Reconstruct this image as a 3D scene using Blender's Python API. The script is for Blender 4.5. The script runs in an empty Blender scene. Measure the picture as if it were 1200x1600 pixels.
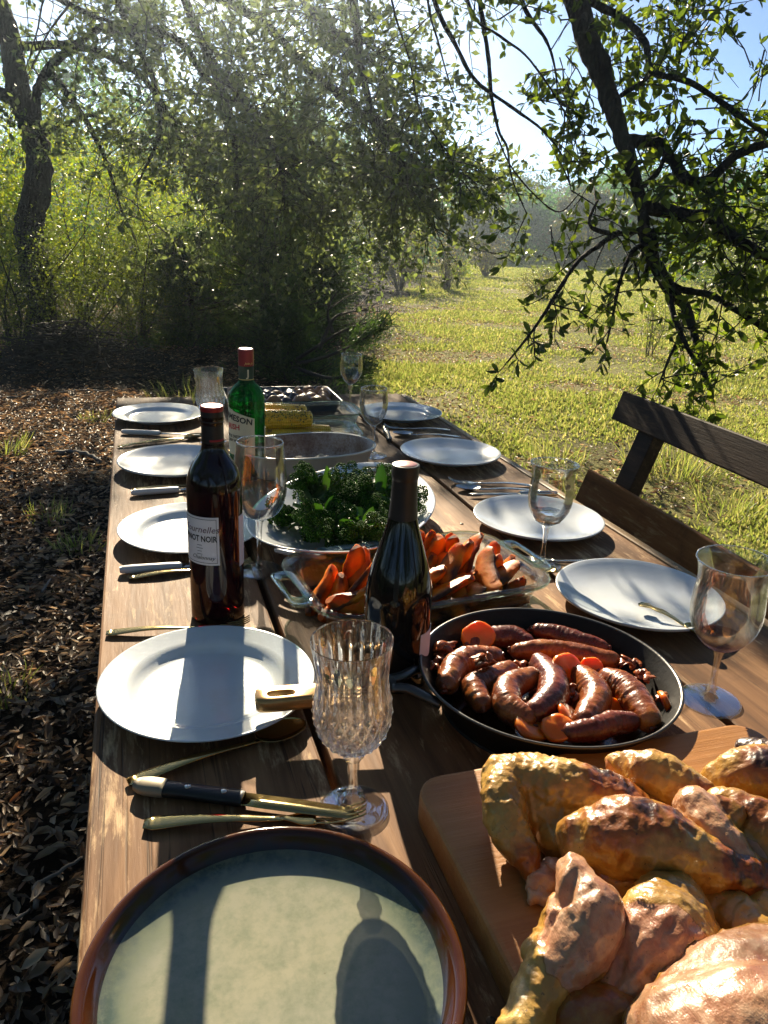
import bpy, bmesh, math, random
import numpy as np
from mathutils import Vector, Matrix, noise as mnoise
rng = np.random.default_rng(7)
random.seed(7)
scene = bpy.context.scene
COL = scene.collection
R_ = math.radians

# ------------------------------------------------------------------ camera
PITCH, YAW, ROLL, FPX = R_(19.86), R_(18.17), R_(2.68), 1202.0
CAM = np.array([0.0, 0.0, 1.30])
cf = np.array([math.sin(YAW)*math.cos(PITCH), math.cos(YAW)*math.cos(PITCH), -math.sin(PITCH)])
cr0 = np.array([math.cos(YAW), -math.sin(YAW), 0.0])
cu0 = np.cross(cr0, cf)
cr = math.cos(ROLL)*cr0 + math.sin(ROLL)*cu0
cu = -math.sin(ROLL)*cr0 + math.cos(ROLL)*cu0
cam_d = bpy.data.cameras.new('camera')
cam = bpy.data.objects.new('camera', cam_d)
COL.objects.link(cam)
mw = Matrix.Identity(4)
for i in range(3):
    mw[i][0] = cr[i]; mw[i][1] = cu[i]; mw[i][2] = -cf[i]; mw[i][3] = CAM[i]
cam.matrix_world = mw
cam_d.sensor_fit = 'VERTICAL'
cam_d.angle = 2*math.atan(800.0/FPX)
cam_d.clip_start = 0.02
cam_d.clip_end = 2000
scene.camera = cam

# ------------------------------------------------------------------ light
SUN_EL, SUN_AZ = R_(24.0), R_(8.0)
SUN = np.array([math.sin(SUN_AZ)*math.cos(SUN_EL), math.cos(SUN_AZ)*math.cos(SUN_EL), math.sin(SUN_EL)])
world = bpy.data.worlds.new("World")
scene.world = world
world.use_nodes = True
wn = world.node_tree
sky = wn.nodes.new('ShaderNodeTexSky')
sky.sky_type = 'NISHITA'
sky.sun_disc = False
sky.sun_elevation = SUN_EL
sky.sun_rotation = SUN_AZ
sky.dust_density = 0.05
sky.air_density = 0.62
sky.altitude = 800
sky.ozone_density = 3.0
wn.links.new(sky.outputs[0], wn.nodes['Background'].inputs[0])
wn.nodes['Background'].inputs[1].default_value = 0.05
sun_d = bpy.data.lights.new('sun', 'SUN')
sun_d.energy = 5.0
sun_d.angle = R_(0.5)
sun_d.color = (1.0, 0.86, 0.62)
sun_o = bpy.data.objects.new('sun', sun_d)
COL.objects.link(sun_o)
sun_o.rotation_euler = Vector(SUN).to_track_quat('Z', 'Y').to_euler()
sun_o.location = (2, 8, 10)
scene.view_settings.view_transform = 'Standard'
scene.view_settings.look = 'None'
scene.view_settings.exposure = 1.62
scene.view_settings.gamma = 1.0
scene.view_settings.use_curve_mapping = False
scene.render.engine = 'CYCLES'
cy = scene.cycles
cy.max_bounces = 10
cy.diffuse_bounces = 3
cy.glossy_bounces = 4
cy.transmission_bounces = 8
cy.transparent_max_bounces = 24
cy.caustics_reflective = False
cy.caustics_refractive = False
cy.sample_clamp_indirect = 6.0
cy.use_denoising = True

# ------------------------------------------------------------------ helpers
TABLE_Z = 0.75

def ray(px, py):
    return ((px-600)/FPX)*cr - ((py-800)/FPX)*cu + cf

def at(px, py, depth):
    """world point at a given distance along the view axis"""
    return CAM + ray(px, py)*depth

def tab(px, py, h=0.0):
    """world point h above the table top"""
    d = ray(px, py)
    return CAM + d*((TABLE_Z + h - CAM[2])/d[2])

def tag(o, label=None, cat=None, group=None, kind=None):
    if label: o['label'] = label
    if cat: o['category'] = cat
    if group: o['group'] = group
    if kind: o['kind'] = kind
    return o

def empty(name, loc=(0, 0, 0), rz=0.0, label=None, cat=None, group=None, kind=None):
    o = bpy.data.objects.new(name, None)
    o.empty_display_size = 0.05
    COL.objects.link(o)
    o.location = loc
    o.rotation_euler = (0, 0, rz)
    return tag(o, label, cat, group, kind)

def new_mesh(name, V, F, smooth=True):
    """V (n,3); F list of (m,k) index arrays or python lists of faces"""
    me = bpy.data.meshes.new(name)
    V = np.asarray(V, dtype=np.float32).reshape(-1, 3)
    arrs = []
    if isinstance(F, np.ndarray): F = [F]
    if F and not isinstance(F[0], np.ndarray):
        byk = {}
        for f in F: byk.setdefault(len(f), []).append(f)
        F = [np.array(v) for v in byk.values()]
    loops = np.concatenate([f.ravel() for f in F]).astype(np.int32)
    tot = np.concatenate([np.full(len(f), f.shape[1], np.int32) for f in F])
    start = np.concatenate([[0], np.cumsum(tot)[:-1]]).astype(np.int32)
    me.vertices.add(len(V)); me.vertices.foreach_set('co', V.ravel())
    me.loops.add(len(loops)); me.loops.foreach_set('vertex_index', loops)
    me.polygons.add(len(tot)); me.polygons.foreach_set('loop_start', start)
    me.polygons.foreach_set('loop_total', tot)
    me.polygons.foreach_set('use_smooth', np.full(len(tot), bool(smooth)))
    me.update(calc_edges=True)
    me.validate()
    return me

def link(name, me, mat=None, parent=None, smooth=None):
    o = bpy.data.objects.new(name, me)
    COL.objects.link(o)
    if mat and not me.materials: me.materials.append(mat)
    if parent: o.parent = parent
    return o

def part(name, VF, mat, parent=None, smooth=True):
    return link(name, new_mesh(name, VF[0], VF[1], smooth), mat, parent)

def copy_tree(o, parent=None):
    c = o.copy(); COL.objects.link(c)
    if parent: c.parent = parent
    for ch in list(o.children): copy_tree(ch, c)
    return c

def join(*parts):
    """merge several (V,F) with F as lists of arrays"""
    VV, FF, n = [], [], 0
    for V, F in parts:
        V = np.asarray(V, float).reshape(-1, 3)
        if isinstance(F, np.ndarray): F = [F]
        if F and not isinstance(F[0], np.ndarray):
            byk = {}
            for f in F: byk.setdefault(len(f), []).append(f)
            F = [np.array(v) for v in byk.values()]
        VV.append(V); FF += [f+n for f in F]; n += len(V)
    return np.concatenate(VV), FF

def xf(VF, loc=(0, 0, 0), rz=0.0, scale=1.0, M=None):
    V = np.asarray(VF[0], float)*scale
    if M is not None: V = V @ np.asarray(M).T
    c, s = math.cos(rz), math.sin(rz)
    V = np.stack([V[:, 0]*c - V[:, 1]*s, V[:, 0]*s + V[:, 1]*c, V[:, 2]], 1) + np.asarray(loc)
    return V, VF[1]

def lathe(prof, n=48, close=False, rmod=None):
    """prof list of (r,z); revolve about z"""
    prof = np.asarray(prof, float)
    m = len(prof)
    th = np.arange(n)*2*math.pi/n
    r = np.repeat(prof[:, 0][:, None], n, 1); z = np.repeat(prof[:, 1][:, None], n, 1)
    if rmod is not None: r = r + rmod(r, z, th[None, :], np.arange(m)[:, None])
    V = np.stack([r*np.cos(th), r*np.sin(th), z], -1).reshape(-1, 3)
    i = np.arange(m-1)[:, None]; j = np.arange(n)[None, :]; j2 = (j+1) % n
    F = np.stack([i*n+j, i*n+j2, (i+1)*n+j2, (i+1)*n+j], -1).reshape(-1, 4)
    return V, [F]

def catmull(P, k=8):
    P = np.asarray(P, float)
    if len(P) < 3:
        t = np.linspace(0, 1, k+1)[:, None]; return P[0]*(1-t)+P[-1]*t
    Q = np.vstack([2*P[0]-P[1], P, 2*P[-1]-P[-2]])
    out = []
    for i in range(1, len(Q)-2):
        p0, p1, p2, p3 = Q[i-1], Q[i], Q[i+1], Q[i+2]
        for t in np.linspace(0, 1, k, endpoint=False):
            out.append(.5*((2*p1)+(-p0+p2)*t+(2*p0-5*p1+4*p2-p3)*t*t+(-p0+3*p1-3*p2+p3)*t**3))
    out.append(Q[-2])
    return np.array(out)

def tube(P, r, n=8, cap=True, sx=1.0, sy=1.0, up=None):
    """tube along points P with radii r (scalar or array); elliptical by sx, sy"""
    P = np.asarray(P, float); m = len(P)
    r = np.broadcast_to(np.asarray(r, float), (m,)) if np.ndim(r) < 2 else r
    T = np.gradient(P, axis=0); T /= np.linalg.norm(T, axis=1)[:, None]+1e-12
    u = np.array(up if up is not None else ((0, 0, 1) if abs(T[0][2]) < .9 else (1, 0, 0)), float)
    A = []
    for t in T:
        u = u - t*(u@t); u /= np.linalg.norm(u)+1e-12; A.append(u.copy())
    A = np.array(A); B = np.cross(T, A)
    th = np.arange(n)*2*math.pi/n
    V = P[:, None, :] + r[:, None, None]*(sx*np.cos(th)[None, :, None]*B[:, None, :] + sy*np.sin(th)[None, :, None]*A[:, None, :])
    V = V.reshape(-1, 3)
    i = np.arange(m-1)[:, None]; j = np.arange(n)[None, :]; j2 = (j+1) % n
    F = [np.stack([i*n+j, i*n+j2, (i+1)*n+j2, (i+1)*n+j], -1).reshape(-1, 4)]
    if cap:
        V = np.vstack([V, P[0], P[-1]])
        jj = np.arange(n); jn = (jj+1) % n
        F.append(np.concatenate([np.stack([np.full(n, m*n), jn, jj], 1), np.stack([np.full(n, m*n+1), (m-1)*n+jj, (m-1)*n+jn], 1)]))
    return V, F

def box(x0, x1, y0, y1, z0, z1, bev=0.0, seg=2, jit=0.0, cuts=0):
    bm = bmesh.new()
    bmesh.ops.create_cube(bm, size=1)
    for v in bm.verts:
        v.co = Vector(((x0+x1)/2+v.co.x*(x1-x0), (y0+y1)/2+v.co.y*(y1-y0), (z0+z1)/2+v.co.z*(z1-z0)))
    if bev: bmesh.ops.bevel(bm, geom=list(bm.edges), offset=bev, segments=seg, profile=.5, affect='EDGES')
    V = np.array([v.co[:] for v in bm.verts]); F = [[v.index for v in f.verts] for f in bm.faces]
    bm.free()
    return V, F

def ell(c, rad, n=12, m=8):
    th = np.linspace(0, math.pi, m+1)[1:-1]
    ph = np.arange(n)*2*math.pi/n
    V = np.stack([np.sin(th)[:, None]*np.cos(ph), np.sin(th)[:, None]*np.sin(ph), np.cos(th)[:, None]*np.ones(n)], -1).reshape(-1, 3)
    V = np.vstack([V, [0, 0, 1], [0, 0, -1]])*np.asarray(rad)+np.asarray(c)
    k = len(th)
    i = np.arange(k-1)[:, None]; j = np.arange(n)[None, :]; j2 = (j+1) % n
    F = [np.stack([i*n+j, (i+1)*n+j, (i+1)*n+j2, i*n+j2], -1).reshape(-1, 4)]
    jj = np.arange(n); jn = (jj+1) % n
    F.append(np.concatenate([np.stack([np.full(n, k*n), jj, jn], 1), np.stack([np.full(n, k*n+1), (k-1)*n+jn, (k-1)*n+jj], 1)]))
    return V, F

def capsule(P, r, n=14):
    """round-ended tube"""
    P = np.asarray(P, float); r = np.asarray(r, float)*np.ones(len(P))
    T0 = P[1]-P[0]; T0 /= np.linalg.norm(T0); T1 = P[-1]-P[-2]; T1 /= np.linalg.norm(T1)
    a = np.array([0.02, .35, .7, 1.05, 1.35])
    s = [P[0]-T0*r[0]*math.cos(x) for x in a]; rs = [r[0]*math.sin(x) for x in a]
    e = [P[-1]+T1*r[-1]*math.cos(x) for x in a[::-1]]; re = [r[-1]*math.sin(x) for x in a[::-1]]
    return tube(np.vstack([s, P, e]), np.concatenate([rs, r, re]), n)

def fnoise(V, scale, seed=0.0, octaves=3):
    o = Vector((seed*13.1, seed*7.7, seed*3.3))
    return np.array([mnoise.fractal(Vector(v)*scale+o, 1.0, 2.0, octaves) for v in V])

def remesh(VF, voxel=0.0025, smooth=8, factor=.5):
    me = new_mesh('tmp', VF[0], VF[1])
    o = bpy.data.objects.new('tmp', me)
    COL.objects.link(o)
    m = o.modifiers.new('r', 'REMESH'); m.mode = 'VOXEL'; m.voxel_size = voxel; m.use_smooth_shade = True
    s = o.modifiers.new('s', 'SMOOTH'); s.iterations = smooth; s.factor = factor
    dg = bpy.context.evaluated_depsgraph_get()
    ev = o.evaluated_get(dg)
    out = bpy.data.meshes.new_from_object(ev)
    bpy.data.objects.remove(o); bpy.data.meshes.remove(me)
    out.polygons.foreach_set('use_smooth', np.ones(len(out.polygons), bool))
    return out

def mverts(me):
    V = np.empty(len(me.vertices)*3, np.float32); me.vertices.foreach_get('co', V); return V.reshape(-1, 3).astype(float)

def mnormals(me):
    N = np.empty(len(me.vertices)*3, np.float32); me.vertex_normals.foreach_get('vector', N); return N.reshape(-1, 3).astype(float)

def setverts(me, V):
    me.vertices.foreach_set('co', np.asarray(V, np.float32).ravel()); me.update()

def setattr_f(me, name, vals):
    a = me.attributes.new(name, 'FLOAT', 'POINT')
    a.data.foreach_set('value', np.asarray(vals, np.float32))

# ------------------------------------------------------------------ materials
class Mat:
    def __init__(self, name):
        self.m = bpy.data.materials.new(name); self.m.use_nodes = True
        self.nt = self.m.node_tree; self.nt.nodes.clear()
        self.out = self.nt.nodes.new('ShaderNodeOutputMaterial')
    def n(self, t, ins=None, **props):
        nd = self.nt.nodes.new('ShaderNode'+t)
        for k, v in props.items(): setattr(nd, k, v)
        for k, v in (ins or {}).items():
            s = nd.inputs[k]
            if isinstance(v, bpy.types.NodeSocket): self.nt.links.new(v, s)
            else: s.default_value = v
        return nd
    def ramp(self, fac, stops, interp='LINEAR'):
        nd = self.nt.nodes.new('ShaderNodeValToRGB'); cr_ = nd.color_ramp; cr_.interpolation = interp
        while len(cr_.elements) < len(stops): cr_.elements.new(.5)
        for e, (p, c) in zip(cr_.elements, stops):
            e.position = p; e.color = (*c, 1) if len(c) == 3 else c
        self.nt.links.new(fac, nd.inputs[0]); return nd.outputs[0]
    def mix(self, fac, a, b, blend='MIX'):
        nd = self.n('Mix', data_type='RGBA', blend_type=blend)
        for i, v in ((0, fac), (6, a), (7, b)):
            if isinstance(v, bpy.types.NodeSocket): self.nt.links.new(v, nd.inputs[i])
            else: nd.inputs[i].default_value = v if i == 0 else (*v, 1) if len(v) == 3 else v
        return nd.outputs[2]
    def math(self, op, a, b=0.0, c=0.0, clamp=False):
        nd = self.n('Math', operation=op, use_clamp=clamp)
        for i, v in enumerate((a, b, c)):
            if isinstance(v, bpy.types.NodeSocket): self.nt.links.new(v, nd.inputs[i])
            else: nd.inputs[i].default_value = v
        return nd.outputs[0]
    def coord(self, which='Object', scale=(1, 1, 1), rand=False):
        c = self.n('TexCoord').outputs[which]
        mp = self.n('Mapping', {'Vector': c, 'Scale': scale})
        if rand:
            r = self.n('ObjectInfo').outputs['Random']
            k = self.n('VectorMath', {0: (37.0, 19.0, 11.0)}, operation='SCALE'); self.nt.links.new(r, k.inputs['Scale'])
            a = self.n('VectorMath', {0: mp.outputs[0], 1: k.outputs[0]}, operation='ADD'); return a.outputs[0]
        return mp.outputs[0]
    def noise(self, vec, scale, detail=4, rough=.6, dist=0.0, out='Fac'):
        return self.n('TexNoise', {'Vector': vec, 'Scale': scale, 'Detail': detail, 'Roughness': rough, 'Distortion': dist}).outputs[out]
    def bump(self, h, strength=.3, dist=.01):
        return self.n('Bump', {'Height': h, 'Strength': strength, 'Distance': dist}).outputs[0]
    def bsdf(self, **k):
        ins = {}
        for a, b in k.items(): ins[a.replace('_', ' ')] = b
        return self.n('BsdfPrincipled', ins)
    def done(self, sh):
        s = sh.outputs[0] if hasattr(sh, 'outputs') else sh
        self.nt.links.new(s, self.out.inputs['Surface']); return self.m
    def mixsh(self, fac, a, b):
        nd = self.n('MixShader')
        if isinstance(fac, bpy.types.NodeSocket): self.nt.links.new(fac, nd.inputs[0])
        else: nd.inputs[0].default_value = fac
        self.nt.links.new(a.outputs[0], nd.inputs[1]); self.nt.links.new(b.outputs[0], nd.inputs[2]); return nd

def C(*c): return (*c, 1.0)

def wood_mat(name, c_dark, c_mid, c_light, scratch=0.5, rough=.45, axis='y', worn=(.42, .36, .29), spec=.3, bmp=.3, cracks=0):
    m = Mat(name)
    sc = (14, .9, 14) if axis == 'y' else (.9, 14, 14)
    v = m.coord('Object', sc, rand=True)
    g = m.noise(v, 2.2, 8, .62, .6)
    v2 = m.coord('Object', (95, 5.0, 95) if axis == 'y' else (5, 95, 95), rand=True)
    fine = m.noise(v2, 2.5, 5, .7)
    base = m.ramp(g, [(.25, c_dark), (.5, c_mid), (.75, c_light)])
    base = m.mix(m.math('MULTIPLY', fine, .55), base, c_dark)
    # worn pale scratches along the grain
    v3 = m.coord('Object', (34, 5, 34) if axis == 'y' else (5, 34, 34), rand=True)
    s = m.noise(v3, 1.7, 9, .75, .3)
    big = m.noise(m.coord('Object', (3, 3, 3), rand=True), 1.6, 4)
    sm = m.ramp(m.math('MULTIPLY', s, m.math('ADD', big, .45)), [(.52, (0, 0, 0)), (.66, (1, 1, 1))])
    col = m.mix(m.math('MULTIPLY', sm, scratch), base, worn)
    blot = m.noise(m.coord('Object', (5, 5, 5), rand=True), 1.3, 6, .7)
    col = m.mix(m.ramp(blot, [(.55, (0, 0, 0)), (.75, (.6, .6, .6))]), col, tuple(x*.45 for x in c_dark))
    h = m.math('ADD', m.math('MULTIPLY', fine, .6), g)
    if cracks:
        wv = m.coord('Object', (34, .55, 34), rand=True)
        ck = m.ramp(m.noise(wv, 1.4, 3, .5, .5), [(.485, (0, 0, 0)), (.5, (1, 1, 1)), (.515, (0, 0, 0))])
        ckm = m.math('MULTIPLY', ck, m.ramp(m.noise(m.coord('Object', (2, 1.2, 2), rand=True), 1.5, 3), [(.5, (0, 0, 0)), (.6, (1, 1, 1))]))
        col = m.mix(m.math('MULTIPLY', ckm, .85), col, (.012, .007, .004))
        kn = m.n('TexVoronoi', {'Vector': m.coord('Object', (3.4, 1.5, 3.4), rand=True), 'Scale': 1.0}).outputs['Distance']
        col = m.mix(m.ramp(m.math('ADD', kn, m.math('MULTIPLY', g, .03)), [(.03, (.9, .9, .9)), (.075, (.35, .35, .35)), (.11, (0, 0, 0))]), col, (.035, .016, .008))
        h = m.math('SUBTRACT', h, m.math('MULTIPLY', ckm, 1.5))
    b = m.bsdf(Base_Color=col, Roughness=m.math('ADD', m.math('MULTIPLY', fine, .25), rough-.1), Normal=m.bump(h, bmp, .004), Specular_IOR_Level=spec)
    return m.done(b)

def simple(name, col, rough=.5, metal=0.0, bump=None, coat=0.0, spec=.5, var=0.0, vscale=20):
    m = Mat(name)
    v = m.coord('Object')
    nz = m.noise(v, vscale, 4)
    c = m.mix(m.math('MULTIPLY', nz, var*2), col, tuple(x*.45 for x in col)) if var else C(*col)
    kw = dict(Base_Color=c, Roughness=m.math('ADD', m.math('MULTIPLY', nz, .12), rough-.06), Metallic=metal, Coat_Weight=coat, Specular_IOR_Level=spec)
    if bump: kw['Normal'] = m.bump(m.noise(v, bump[0], 5), bump[1], .002)
    return m.done(m.bsdf(**kw))

def leaf_mat(name, c1, c2, c3, trans=.45, rough=.45, tcol=None):
    m = Mat(name)
    rnd = m.math('FRACT', m.math('ADD', m.n('NewGeometry').outputs['Random Per Island'], m.n('ObjectInfo').outputs['Random']))
    col = m.ramp(rnd, [(0, c1), (.5, c2), (1, c3)])
    b = m.bsdf(Base_Color=col, Roughness=rough, Specular_IOR_Level=.4)
    tc = m.mix(1.0, col, tcol or (1.9, 1.75, .7), 'MULTIPLY')
    t = m.n('BsdfTranslucent', {'Color': tc})
    return m.done(m.mixsh(trans, b, t))

def thin_glass(name, tint=(.99, .995, .99), rough=0.0, edge=(.94, .96, .955), smudge=0.0):
    """thin-walled glass: see-through sheet with Fresnel reflections"""
    m = Mat(name)
    fr = m.n('Fresnel', {'IOR': 1.5})
    lw = m.n('LayerWeight', {'Blend': .25})
    tcol = m.mix(lw.outputs['Facing'], tint, edge)
    t = m.n('BsdfTransparent', {'Color': tcol})
    g = m.n('BsdfGlossy', {'Roughness': max(rough, .01), 'Color': C(1, 1, 1)})
    sh = m.mixsh(m.math('MULTIPLY', fr.outputs[0], .8), t, g)
    if smudge:
        nz = m.noise(m.coord('Object', (1, 1, .5)), 26, 6, .7)
        d = m.n('BsdfDiffuse', {'Color': C(.8, .8, .78)})
        sh = m.mixsh(m.math('MULTIPLY', m.ramp(nz, [(.4, (0, 0, 0)), (.75, (1, 1, 1))]), smudge), sh, d)
    return m.done(sh)

def cut_glass(name, tint=(.98, .99, 1.0), clear=.35, ior=1.5):
    m = Mat(name)
    g = m.n('BsdfGlass', {'Color': C(*tint), 'Roughness': 0.0, 'IOR': ior})
    t = m.n('BsdfTransparent', {'Color': C(.95, .96, .97)})
    return m.done(m.mixsh(clear, g, t))

WOOD = wood_mat('table_wood', (.070, .030, .012), (.23, .110, .046), (.42, .225, .100), .8, .66, worn=(.66, .44, .24), spec=.22, bmp=.25, cracks=1)
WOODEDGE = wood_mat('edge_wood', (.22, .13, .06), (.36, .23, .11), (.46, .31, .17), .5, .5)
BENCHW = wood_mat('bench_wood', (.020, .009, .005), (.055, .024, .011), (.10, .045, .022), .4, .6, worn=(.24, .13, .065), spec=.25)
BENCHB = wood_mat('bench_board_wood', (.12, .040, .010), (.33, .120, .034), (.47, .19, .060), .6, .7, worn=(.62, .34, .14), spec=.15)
BOARDW = wood_mat('board_wood', (.25, .105, .03), (.40, .18, .055), (.52, .26, .09), .12, .38, 'x', worn=(.6, .38, .2))

# ------------------------------------------------------------------ ground
def smooth01(x, a, b):
    t = np.clip((x-a)/(b-a), 0, 1); return t*t*(3-2*t)

def litter_noise(x, y):
    return np.array([mnoise.fractal(Vector((a*.5, b*.75, 3.1)), 1, 2, 2) for a, b in zip(x, y)])

def meadow_mask(x, y):
    """1 in the grass, 0 on the leaf litter under the trees"""
    w = .35*np.sin(y*1.7+1.0)+.3*np.sin(x*2.3+y*.9)
    edge = np.where(y < 6.2, 1.15+.03*y, 1.15+.19+(y-6.2)*.42)
    return smooth01(x+w*.55, edge-.35, edge+.5)

def make_ground():
    m = Mat('ground_soil_and_turf')
    v = m.coord('Object')
    n1 = m.noise(v, 1.1, 6, .65); n2 = m.noise(v, 9, 6, .7); n3 = m.noise(v, .16, 4)
    soil = m.ramp(n2, [(.3, (.010, .007, .004)), (.55, (.028, .018, .011)), (.8, (.065, .045, .03))])
    turf = m.ramp(n1, [(.28, (.22, .185, .075)), (.5, (.24, .25, .06)), (.72, (.31, .31, .085))])
    turf = m.mix(m.ramp(n3, [(.38, (0, 0, 0)), (.66, (.75, .75, .75))]), turf, (.42, .35, .17))
    mk = m.n('Attribute', attribute_name='meadow').outputs['Fac']
    patch = m.ramp(m.noise(v, .8, 5, .6), [(.34, (.45, .45, .45)), (.48, (1, 1, 1))])
    n5 = m.noise(v, 46, 5, .75)
    turf = m.mix(m.ramp(n5, [(.38, (.75, .75, .75)), (.62, (0, 0, 0))]), turf, (.075, .065, .022))
    col = m.mix(m.math('MULTIPLY', mk, patch), soil, turf)
    mat = m.done(m.bsdf(Base_Color=col, Roughness=.95, Specular_IOR_Level=.1, Normal=m.bump(m.math('ADD', n2, n5), .8, .03)))
    # graded sheet: fine near, coarse to the horizon
    def axis(lo, hi):
        near = np.arange(lo, hi+.01, .3)
        out = [near]; s = .5; x = hi
        right = []
        while x < 700: x += s; s *= 1.18; right.append(x)
        s = .5; x = lo; left = []
        while x > -700: x -= s; s *= 1.18; left.append(x)
        return np.concatenate([left[::-1], near, right])
    X = axis(-6, 16); Y = axis(-3, 26)
    gx, gy = np.meshgrid(X, Y)
    z = .02*np.sin(gx*1.3+.5*np.sin(gy))*np.sin(gy*.9)*smooth01(np.hypot(gx-.4, gy-1.3), 2.5, 5)
    z = z + .25*np.sin(gx*.11+1)*np.sin(gy*.09)*smooth01(gy, 14, 40)
    V = np.stack([gx, gy, z], -1).reshape(-1, 3)
    ny, nx = gx.shape
    i = np.arange(ny-1)[:, None]; j = np.arange(nx-1)[None, :]
    F = np.stack([i*nx+j, i*nx+j+1, (i+1)*nx+j+1, (i+1)*nx+j], -1).reshape(-1, 4)
    me = new_mesh('ground', V, [F])
    setattr_f(me, 'meadow', meadow_mask(V[:, 0], V[:, 1]))
    g = link('ground', me, mat); g['kind'] = 'structure'; g['label'] = 'meadow ground running from leaf litter to sunny turf'
make_ground()

def gz(x, y):
    z = .02*np.sin(x*1.3+.5*np.sin(y))*np.sin(y*.9)*smooth01(np.hypot(x-.4, y-1.3), 2.5, 5)
    return z + .25*np.sin(x*.11+1)*np.sin(y*.09)*smooth01(y, 14, 40)

def shadow_hit(P, z=TABLE_Z):
    t = (P[:, 2]-z)/SUN[2]
    return P[:, 0]-SUN[0]*t, P[:, 1]-SUN[1]*t

def basis(d, up_rand):
    d = d/(np.linalg.norm(d, axis=1)[:, None]+1e-9)
    s = np.cross(d, up_rand); s /= np.linalg.norm(s, axis=1)[:, None]+1e-9
    nrm = np.cross(s, d)
    return d, s, nrm

LEAF_NEAR = (np.array([[0, 0, 0], [.22, .42, .06], [.22, 0, -.02], [.22, -.42, .06], [.58, .5, .07], [.58, 0, -.03], [.58, -.5, .07],
                       [.86, .27, .02], [.86, 0, -.05], [.86, -.27, .02], [1, 0, -.09]]),
             [np.array([[1, 4, 5, 2], [2, 5, 6, 3], [4, 7, 8, 5], [5, 8, 9, 6]]), np.array([[0, 1, 2], [0, 2, 3], [7, 10, 8], [8, 10, 9]])])
LEAF_LOW = (np.array([[0, 0, 0], [.5, .5, .08], [1, 0, -.03], [.5, -.5, .08]]), [np.array([[0, 1, 2], [0, 2, 3]])])
LEAF_CURL2 = (np.array([[0, 0, .03], [.22, .36, .13], [.2, 0, .0], [.24, -.38, .10], [.6, .46, .17], [.58, 0, .02], [.62, -.44, .20], [1, 0, .13]]),
              [np.array([[1, 4, 5, 2], [2, 5, 6, 3]]), np.array([[0, 1, 2], [0, 2, 3], [4, 7, 5], [5, 7, 6]])])
LEAF_CURL = (np.array([[0, 0, .02], [.3, .45, .16], [.3, -.45, .10], [.7, .42, .13], [.7, -.42, .18], [1, 0, .08]]),
             [np.array([[1, 3, 4, 2]]), np.array([[0, 1, 2], [3, 5, 4]])])

def scatter(P, D, L, W, tmpl, up=None, r=None):
    r = r or rng
    n = len(P)
    U = r.normal(size=(n, 3)) if up is None else up
    d, s, nr = basis(D, U)
    T, F = tmpl
    L = np.broadcast_to(np.asarray(L, float), (n,))[:, None, None]; W = np.broadcast_to(np.asarray(W, float), (n,))[:, None, None]
    V = P[:, None, :] + L*T[None, :, 0:1]*d[:, None, :] + W*T[None, :, 1:2]*s[:, None, :] + L*T[None, :, 2:3]*nr[:, None, :]
    k = len(T)
    off = (np.arange(n)*k)[:, None, None]
    FF = [(f[None]+off).reshape(-1, f.shape[1]) for f in F]
    return V.reshape(-1, 3), FF

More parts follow.
